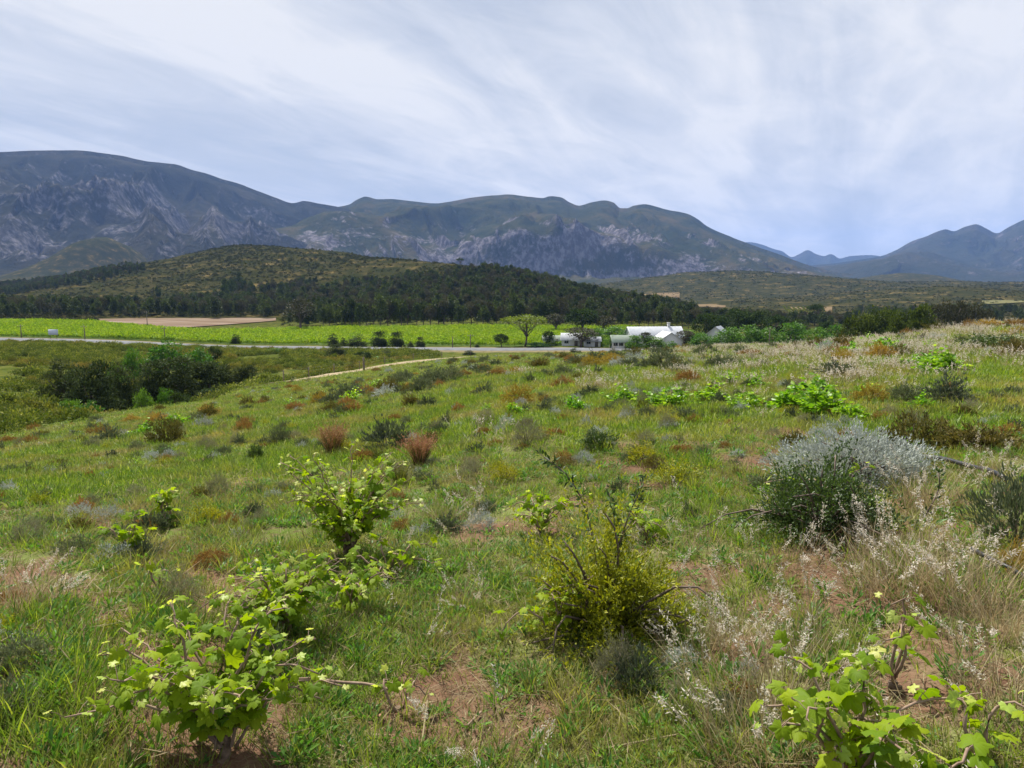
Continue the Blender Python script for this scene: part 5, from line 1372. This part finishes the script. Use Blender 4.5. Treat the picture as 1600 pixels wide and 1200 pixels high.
for a in [
    ('olive', 92, 76, 556, 74, 'dark grey olive tree at the left end of the clump below the road'),
    ('olive', 135, 72, 552, 90, 'biggest dark olive tree in the left half of the clump below the road'),
    ('olive', 178, 78, 562, 66, 'dark olive tree beside the biggest one in the clump'),
    ('olive', 228, 84, 560, 70, 'dark olive tree just right of the gap in the clump'),
    ('olive', 272, 84, 552, 84, 'tall dark olive tree in the right half of the clump'),
    ('olive', 318, 87, 555, 74, 'dark olive tree second from the right end of the clump'),
    ('olive', 352, 92, 562, 60, 'dark olive tree near the right end of the clump'),
    ('olive', 384, 92, 564, 46, 'last dark olive tree at the right end of the clump'),
    ('bright', 205, 112, 541, 40, 'green tree behind the clump, left of three before the road'),
    ('bright', 258, 116, 530, 66, 'tallest green tree behind the clump, in front of the road'),
    ('bright', 310, 114, 537, 48, 'green tree behind the clump, right of three before the road'),
    ('bright', 176, 100, 560, 30, 'small bright tree behind the biggest olive tree'),
    ('dark', 332, 135, 541, 26, 'small dark tree beside the road behind the clump'),
    ('bright', 100, 58, 622, 46, 'green rounded bush in front of the clump, left of two'),
    ('bright', 128, 56, 625, 46, 'green rounded bush in front of the clump, right of two'),
    ('bright', 218, 74, 601, 34, 'bright green bush at the foot of the dark clump'),
    ('bright', 252, 76, 604, 30, 'round bright bush at the foot of the tall dark tree'),
    ('dark', 274, 74, 613, 38, 'flat dark bush at the foot of the clump'),
    ('dark', 324, 80, 606, 40, 'dark low bush right of the clump foot'),
    ('bright', 428, 168, 542, 28, 'round deep green bush alone in the scrub before the road'),
    ('ball', 368, 224, 522, 18, 'round dark bush on the road verge before the left vineyard'),
    ('ball', 520, 200, 521, 22, 'round bush left of the row on the far road verge'),
    ('ball', 536, 201, 527, 12, 'small round bush second in the row on the far verge'),
    ('ball', 557, 200, 521, 34, 'wide round bush third in the row on the far verge'),
    ('ball', 592, 200, 517, 32, 'large round bush in the row on the far verge, left of a touching pair'),
    ('ball', 619, 200, 518, 30, 'large round bush in the row on the far verge, right of a touching pair'),
    ('ball', 641, 200, 533, 13, 'low round bush next to the touching pair on the far verge'),
    ('ball', 656, 200, 526, 18, 'small dark bush last in the row on the far verge'),
    ('ball', 525, 160, 537, 36, 'dark round bush on the near side of the road'),
    ('dark', 567, 150, 549, 26, 'dark bush in the hollow left of the sandy track'),
    ('bright', 585, 152, 556, 34, 'green bush in the hollow above the sandy track'),
    ('ball', 606, 158, 545, 32, 'dark round bush nearest the track in the hollow'),
    ('ball', 733, 168, 547, 24, 'flat dark bush on the near road verge'),
    ('ball', 897, 172, 541, 14, 'small dark bush on the near road verge by the farm'),
    ('ball', 745, 199, 537, 10, 'tiny bush on the far verge in front of the vineyard'),
    ('lime', 820, 203, 495, 74, 'lime green umbrella shaped tree with bare trunks by the road'),
    ('dark', 783, 201, 521, 26, 'dark bush left of the umbrella shaped tree'),
    ('dark', 857, 206, 517, 20, 'dark round tree right of the umbrella shaped tree'),
    ('bright', 840, 200, 534, 40, 'low hedge bush at the foot of the umbrella shaped tree'),
    ('dark', 911, 262, 482, 56, 'big dark spreading tree above the farm'),
    ('gum', 868, 270, 490, 40, 'thin brownish tree left of the big dark tree'),
    ('gum', 908, 200, 511, 60, 'grey brown bushy tree among the farm roofs'),
    ('bright', 932, 208, 512, 36, 'bright green tree in the farm garden'),
    ('bright', 963, 225, 507, 60, 'broad deep green tree in the farm garden'),
    ('bright', 954, 200, 521, 24, 'small light green tree in front of the farm'),
    ('bright', 993, 196, 523, 34, 'green bush in front of the white house, left one'),
    ('bright', 1022, 197, 524, 40, 'green bush in front of the white house, wide right one'),
    ('gum', 1012, 198, 518, 26, 'nearly bare tree in front of the white house'),
    ('dark', 1045, 222, 507, 26, 'dark tree top showing over the white house roof'),
    ('bright', 1050, 184, 532, 26, 'bright round bush on the near side of the road end'),
    ('gum', 1068, 205, 515, 42, 'brownish tree right of the white house'),
    ('dark', 1103, 226, 489, 44, 'tall dark tree left of the grey barn roof'),
    ('dark', 1122, 236, 493, 40, 'dark tree behind the grey barn'),
    ('dark', 1148, 248, 482, 52, 'tallest dark tree right of the grey barn'),
    ('bright', 1102, 200, 517, 46, 'bright shrub left in the hedge right of the farm'),
    ('bright', 1138, 198, 510, 56, 'bright bush second in the hedge right of the farm'),
    ('bright', 1170, 202, 506, 58, 'bright bush third in the hedge right of the farm'),
    ('bright', 1205, 204, 507, 54, 'bright bush fourth in the hedge right of the farm'),
    ('bright', 1240, 206, 503, 64, 'bright bush fifth and widest in the hedge right of the farm'),
    ('bright', 1275, 200, 507, 54, 'bright bush sixth in the hedge right of the farm'),
    ('bright', 1310, 190, 506, 48, 'bright bush at the right end of the hedge'),
    ('dark', 1182, 250, 486, 46, 'dark tree right of the tallest one by the barn'),
    ('dark', 1214, 262, 491, 42, 'dark tree behind the fourth hedge bush'),
    ('dark', 1248, 268, 499, 34, 'dark tree behind the widest hedge bush'),
    ('dark', 1292, 262, 502, 30, 'low dark tree behind the right end of the hedge'),
    ('gum', 942, 262, 492, 40, 'brownish tree right of the big dark spreading tree'),
    ('bright', 980, 214, 515, 34, 'green garden tree at the left gable of the white house'),
    ('bright', 1085, 214, 514, 36, 'green tree filling the gap between farmhouse and barn'),
    ('grove', 1348, 150, 481, 56, 'dark green tree at the left side of the grove on the ridge'),
    ('grove', 1376, 158, 473, 56, 'tall green tree of the grove on the ridge, second from the left'),
    ('grove', 1405, 162, 476, 52, 'green tree in the middle of the grove on the ridge'),
    ('grove', 1436, 158, 474, 58, 'tall green tree at the right side of the grove on the ridge'),
    ('grove', 1398, 136, 493, 40, 'lower front tree of the grove on the ridge'),
    ('grove', 1328, 152, 490, 34, 'low tree at the left foot of the grove'),
    ('gum', 1466, 205, 472, 44, 'dark tree behind the grove, first from the left'),
    ('gum', 1492, 208, 470, 44, 'dark tree behind the grove, second from the left'),
    ('gum', 1517, 212, 473, 40, 'dark tree behind the grove, third from the left'),
    ('gum', 1540, 214, 482, 34, 'dark tree behind the grove, last on the right'),
    ('umbrella', 1272, 420, 478, 32, 'umbrella pine standing before the striped field'),
    ('gum', 470, 292, 466, 52, 'broad brown gum tree at the corner of the vineyard'),
    ('umbrella', 720, 690, 404, 12, 'lone tree on the hill crest'),
    ('dark', 757, 640, 410, 14, 'left tree of a pair on the wooded crest'),
    ('dark', 768, 640, 411, 12, 'right tree of a pair on the wooded crest'),
    ('dark', 639, 600, 421, 18, 'dark tree high on the open hillside'),
    ('dark', 251, 640, 448, 10, 'single dark tree on the open left hillside'),
    ('dark', 366, 620, 437, 16, 'dark tree above the wooded belt on the left hill, right of two'),
    ('dark', 355, 600, 444, 14, 'dark tree above the wooded belt on the left hill, left of two'),
    ('dark', 497, 820, 400, 7, 'tiny tree high on the round hill'),
]:
    put_tree(*a)
# the front wall of the wood
ordw = ['first', 'second', 'third', 'fourth', 'fifth', 'sixth', 'seventh', 'eighth', 'ninth', 'tenth', 'eleventh', 'twelfth', 'thirteenth', 'fourteenth', 'fifteenth', 'sixteenth', 'seventeenth', 'eighteenth', 'nineteenth', 'twentieth']
sect = [(500, 600, 'behind the row of round verge bushes'), (600, 700, 'right of the row of round verge bushes'), (700, 790, 'left of the lime umbrella shaped tree'), (790, 880, 'behind the lime umbrella shaped tree'), (930, 1010, 'behind the farm garden'), (1010, 1090, 'behind the white house')]
for u0, u1, where in sect:
    m = 9
    for k in range(m):
        u = u0 + (u1 - u0) * (k + .5) / m + trng.uniform(-2, 2)
        H = trng.uniform(8, 13) if u < 900 else trng.uniform(6.5, 9)
        put_tree('pine' if trng.uniform() < .7 else 'gum', u, trng.uniform(302, 312), None, H * trng.uniform(.5, .75) * 3.6, 'wood edge tree %s, %s from left' % (where, ordw[k]), 'front trees of the dark wood', H=H)
# the wood itself reads as one mass
POLY = [[(446,512),(470,480),(500,462),(540,452),(560,441),(600,448),(640,438),(690,440),(715,430),(770,427),(800,431),(850,437),(900,452),(1000,478),(1100,497),(1160,503),(1160,512),(1000,509),(800,509),(600,509),(480,512)],
        [(-60,480),(60,483),(150,480),(230,484),(320,470),(400,462),(440,447),(480,442),(500,447),(470,470),(450,497),(300,497),(150,497),(-60,494)],
        [(1085,512),(1095,500),(1180,499),(1225,505),(1330,506),(1330,513)], [(1330,505),(1340,482),(1560,470),(1600,485),(1600,505)],
        [(-60,452),(60,440),(150,424),(215,417),(230,423),(120,446),(-60,470)], [(340,452),(375,440),(400,446),(400,462),(345,466)]]
dens = [1.0, .75, .8, .35, .9, .6]
x, y = wedge(rng, 34000, 300, 1350, (-40, 40)); z = zm(x, y); u_, v_ = proj(x, y, z)
keep = np.zeros(len(x), bool)
for P_, dn in zip(POLY, dens):
    keep |= inside(P_, u_, v_ + rng.normal(0, 1.5, len(x))) & (rng.uniform(0, 1, len(x)) < dn)
rr2 = np.hypot(x, y); keep &= (rr2 > 312) & ((u_ < 1085) | (rr2 > 250)) & ((u_ < 1210) | (u_ > 1310) | (v_ > 497) | (v_ < 472))
keep &= ~((u_ > 440) & (rr2 > 760))
x, y, z, v_, u_ = x[keep], y[keep], z[keep], v_[keep], u_[keep]; n = len(x)
h = rng.uniform(4.5, 10.5, n) * np.where(u_ > 1085, .8, 1) * (1 - .25 * smooth(600, 1000, np.hypot(x, y))); w = h * rng.uniform(.5, .85, n)
prot = []
for cr, tk in TR['pine'] + TR['gum'][:2]:
    prot.append(cr)
print('forest trees', n)
scatter('wood', np.stack([x, y, z - .3], -1), yaw(rng, n, .04), np.stack([w, w, h], -1), rng.integers(0, len(prot), n), prot, 'dark pine wood covering the lower hillside beyond the vineyard', 'wood')
# striped field: rows of young trees
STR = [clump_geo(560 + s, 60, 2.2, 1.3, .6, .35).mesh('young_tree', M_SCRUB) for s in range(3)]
X, Y = [], []
for k in range(9):
    f = (k + .5) / 9; r = np.arange(660, 858, 3.2)
    u0 = 1232 + 66 * f; u1 = 1220 + 64 * f
    for q in r:
        s = (q - 655) / 205; d = ray(u0 * (1 - s) + u1 * s, 500); d = d / math.hypot(d[0], d[1]); X.append(d[0] * q); Y.append(d[1] * q)
x, y = np.array(X), np.array(Y); n = len(x); q = rng.uniform(.6, 1.1, n)
scatter('orchard_rows', np.stack([x, y, zm(x, y) + .5], -1), yaw(rng, n, 0), np.stack([q, q, q], -1), rng.integers(0, 3, n), STR, 'rows of young trees striping the ochre field', 'orchard')

# ------------------------------------------------------------------ farm buildings
M_WALL = solid_mat('white_limewash', (.55, .545, .53), (.68, .67, .65), .6, .9)
M_ROOFW = solid_mat('pale_zinc_roof', (.50, .52, .54), (.66, .67, .68), .8, .45, metal=.0)
M_ROOFG = solid_mat('pale_green_roof', (.24, .29, .22), (.32, .37, .29), .8, .6)
M_ROOFS = solid_mat('grey_roof', (.25, .27, .30), (.36, .38, .41), .8, .5)
M_GLASS = solid_mat('dark_window_glass', (.02, .025, .03), (.04, .045, .05), 2, .15, spec=.6)
M_WOOD = solid_mat('weathered_wood', (.10, .08, .06), (.2, .165, .13), 6, .9)
M_TRIM = solid_mat('painted_window_frame', (.25, .28, .25), (.35, .38, .35), 4, .6)
def house(name, u, r, L, Wd, wallh, roofh, rz, roofmat, label, wins=5, chimney=True, door=True, ridges=18):
    p = at_ur(u, r)
    e = link(name, None, loc=(p[0], p[1], p[2] - .1), rot=(0, 0, rz)); e.empty_display_size = .5
    hl, hw = L / 2, Wd / 2
    V = np.array([[-hl, -hw, -.5], [hl, -hw, -.5], [hl, hw, -.5], [-hl, hw, -.5], [-hl, -hw, wallh], [hl, -hw, wallh], [hl, hw, wallh], [-hl, hw, wallh], [-hl, 0, wallh + roofh - .12], [hl, 0, wallh + roofh - .12]], float)
    g = Geo(); g.add(V, np.array([[0, 1, 5, 4], [2, 3, 7, 6], [1, 2, 6, 5], [3, 0, 4, 7]])); 
    g.F3.append(np.array([[5, 6, 9], [7, 4, 8]]))
    wall = link('wall', g.mesh('wall', M_WALL), e)
    # corrugated roof: two ribbed slopes with thickness
    ov = .35; g = Geo(); nx = ridges * 2 + 1
    xs = np.linspace(-hl - ov, hl + ov, nx)
    for sgn in (-1, 1):
        top = np.stack([xs, np.zeros(nx), np.full(nx, wallh + roofh)], -1)
        k = (hw + ov) / hw
        bot = np.stack([xs, np.full(nx, sgn * (hw + ov)), np.full(nx, wallh + roofh - roofh * k)], -1)
        rib = np.where(np.arange(nx) % 2, .05, 0.0)
        top[:, 2] += rib; bot[:, 2] += rib
        A4 = np.vstack([top, bot, bot - [0, 0, .08], top - [0, 0, .08]])
        i = np.arange(nx - 1)
        fs = [np.stack([i + a * nx, i + 1 + a * nx, i + 1 + b * nx, i + b * nx], -1) for a, b in ((0, 1), (1, 2), (2, 3))]
        fs.append(np.array([[0, nx, 2 * nx, 3 * nx], [nx - 1, 2 * nx - 1, 3 * nx - 1, 4 * nx - 1]]))
        g.add(A4, np.vstack(fs))
    roof = link('roof', g.mesh('roof', roofmat), e)
    if chimney:
        v, q = box(-.35, .35, -.3, .3, 0, 1.5); g = Geo(); g.add(v, q)
        v, q = box(-.43, .43, -.38, .38, 1.5, 1.65); g.add(v, q)
        link('chimney', g.mesh('chimney', M_WALL), roof, (hl * .55, 0, wallh + roofh - .5))
    for k in range(wins):
        x = -hl + L * (k + .5) / wins
        if door and k == wins // 2:
            v, q = box(-.45, .45, -hw - .05, -hw + .02, 0, 2.0); g = Geo(); g.add(v, q)
            d_ = link('door', g.mesh('door', M_WOOD), e, (x, 0, 0))
            v, q = box(.28, .34, -hw - .10, -hw - .05, .95, 1.05); g = Geo(); g.add(v, q); link('handle', g.mesh('handle', M_GLASS), d_)
            continue
        g = Geo()
        for bx in ((-.62, -.52, .85, 2.05), (.52, .62, .85, 2.05), (-.52, .52, .85, .95), (-.52, .52, 1.95, 2.05), (-.04, .04, .95, 1.95)):
            v, q = box(bx[0], bx[1], -hw - .06, -hw + .01, bx[2], bx[3]); g.add(v, q)
        w_ = link('window', g.mesh('window', M_TRIM), e, (x, 0, 0))
        v, q = box(-.52, .52, -hw - .02, -hw + .005, .95, 1.95); g = Geo(); g.add(v, q); link('pane', g.mesh('pane', M_GLASS), w_)
    return tag(e, label, 'building')
house('farmhouse', 1022, 214, 16.0, 8.5, 2.6, 2.9, R(8), M_ROOFW, 'long white farmhouse with the largest pale roof', 6)
house('farmhouse', 1042, 203, 6.5, 7.0, 2.4, 2.3, R(98), M_ROOFW, 'white gabled wing in front of the long farmhouse', 2, False)
house('cottage', 972, 200, 6.0, 4.5, 2.1, 1.6, R(4), M_ROOFG, 'small white cottage with pale green roof and dark windows', 4, False)
house('outbuilding', 893, 206, 5.5, 4.5, 2.0, 1.7, R(-6), M_ROOFW, 'small white roofed outbuilding left of the grey brown tree', 2, False)
house('outbuilding', 862, 208, 5.0, 4.0, 1.7, 1.2, R(3), M_ROOFG, 'low green roofed shed by the umbrella shaped tree', 2, False)
house('barn', 1122, 218, 6.5, 6.0, 3.4, 2.4, R(62), M_ROOFS, 'barn with grey metal roof among dark trees', 2, False, False)
house('outbuilding', 925, 204, 4.5, 3.5, 1.8, 1.0, R(0), M_ROOFS, 'low dark shed between the garden trees', 2, False)

# ------------------------------------------------------------------ road sign, poles, fence
M_SIGN = solid_mat('grey_sign_back', (.42, .47, .52), (.52, .57, .62), 1.5, .6)
p = at_ur(83, 246)
e = link('road_sign', None, loc=tuple(p)); e.empty_display_size = .3
v, q = box(-1.4, 1.4, -.03, .03, 1.5, 3.1); g = Geo(); g.add(v, q); bd = link('board', g.mesh('board', M_SIGN), e)
for s in (-1, 1):
    a, b, c = tube(np.array([[s * .95, .06, -.3], [s * .95, .06, 1.6], [s * .95, .06, 3.0]]), .06, 8); g = Geo(); g.add2(a, b, c, .5); link('post', g.mesh('post', M_WOOD), e)
tag(e, 'grey backed road sign on two posts before the left vineyard', 'road sign')
def pole(u, r, top_v, label, arm=True):
    p = at_ur(u, r); d = ray(u, top_v); H = CAM_Z + d[2] * p[1] / d[1] - p[2]
    e = link('utility_pole', None, loc=tuple(p)); e.empty_display_size = .3
    a, b, c = tube(np.array([[0, 0, -.5], [0, 0, H * .5], [0, 0, H]]), np.array([.15, .13, .10]), 8); g = Geo(); g.add2(a, b, c, .5); link('shaft', g.mesh('shaft', M_WOOD), e)
    if arm:
        v, q = box(-.9, .9, -.16, -.10, H - .55, H - .42); g = Geo(); g.add(v, q); ar = link('crossarm', g.mesh('crossarm', M_WOOD), e)
        for s in (-.75, 0, .75):
            a, b, c = tube(np.array([[s, -.13, H - .42], [s, -.13, H - .3], [s, -.13, H - .2]]), np.array([.03, .05, .03]), 6); g = Geo(); g.add2(a, b, c, .5); link('insulator', g.mesh('insulator', M_WALL), ar)
    return tag(e, label, 'pole', 'poles along the valley')
pole(33, 262, 507, 'thin pole left of the road sign')
pole(132, 240, 508, 'thin pole right of the road sign')
pole(231, 300, 486, 'tallest pole, standing before the ploughed field')
pole(257, 236, 511, 'short pole right of the tallest one')
pole(567, 92, 558, 'short post standing by the sandy track', False)
pole(707, 197, 526, 'short pole before the vineyard, left of two', False)
pole(735, 198, 522, 'pole before the vineyard, right of two')
pole(1203, 196, 511, 'pole with crossarm in front of the hedge right of the farm')
pole(575, 290, 505, 'pole at the far edge of the vineyard')
# fence along the track
FP = [on_slope(u, v) + np.array([0, 0, 0]) for u, v in [(440, 586), (480, 581), (520, 576), (560, 571), (600, 566), (645, 562), (690, 558), (735, 556)]]; c0 = FP[0]
e = link('wire_fence', None, loc=tuple(c0)); e.empty_display_size = .3
for q_ in FP:
    a, b, c = tube(np.array([[0, 0, -.2], [0, 0, .6], [0, 0, 1.25]]), .055, 6); g = Geo(); g.add2(a, b, c, .5); link('post', g.mesh('post', M_WOOD), e, tuple(q_ - c0))
for hgt in (.5, .85, 1.15):
    pts_ = np.array([q_ - c0 + [0, 0, hgt] for q_ in FP]); a, b, c = tube(pts_, .002, 4); g = Geo(); g.add2(a, b, c, .5); link('wire', g.mesh('wire', M_TRIM), e)
tag(e, 'post and wire fence beside the sandy track', 'fence')
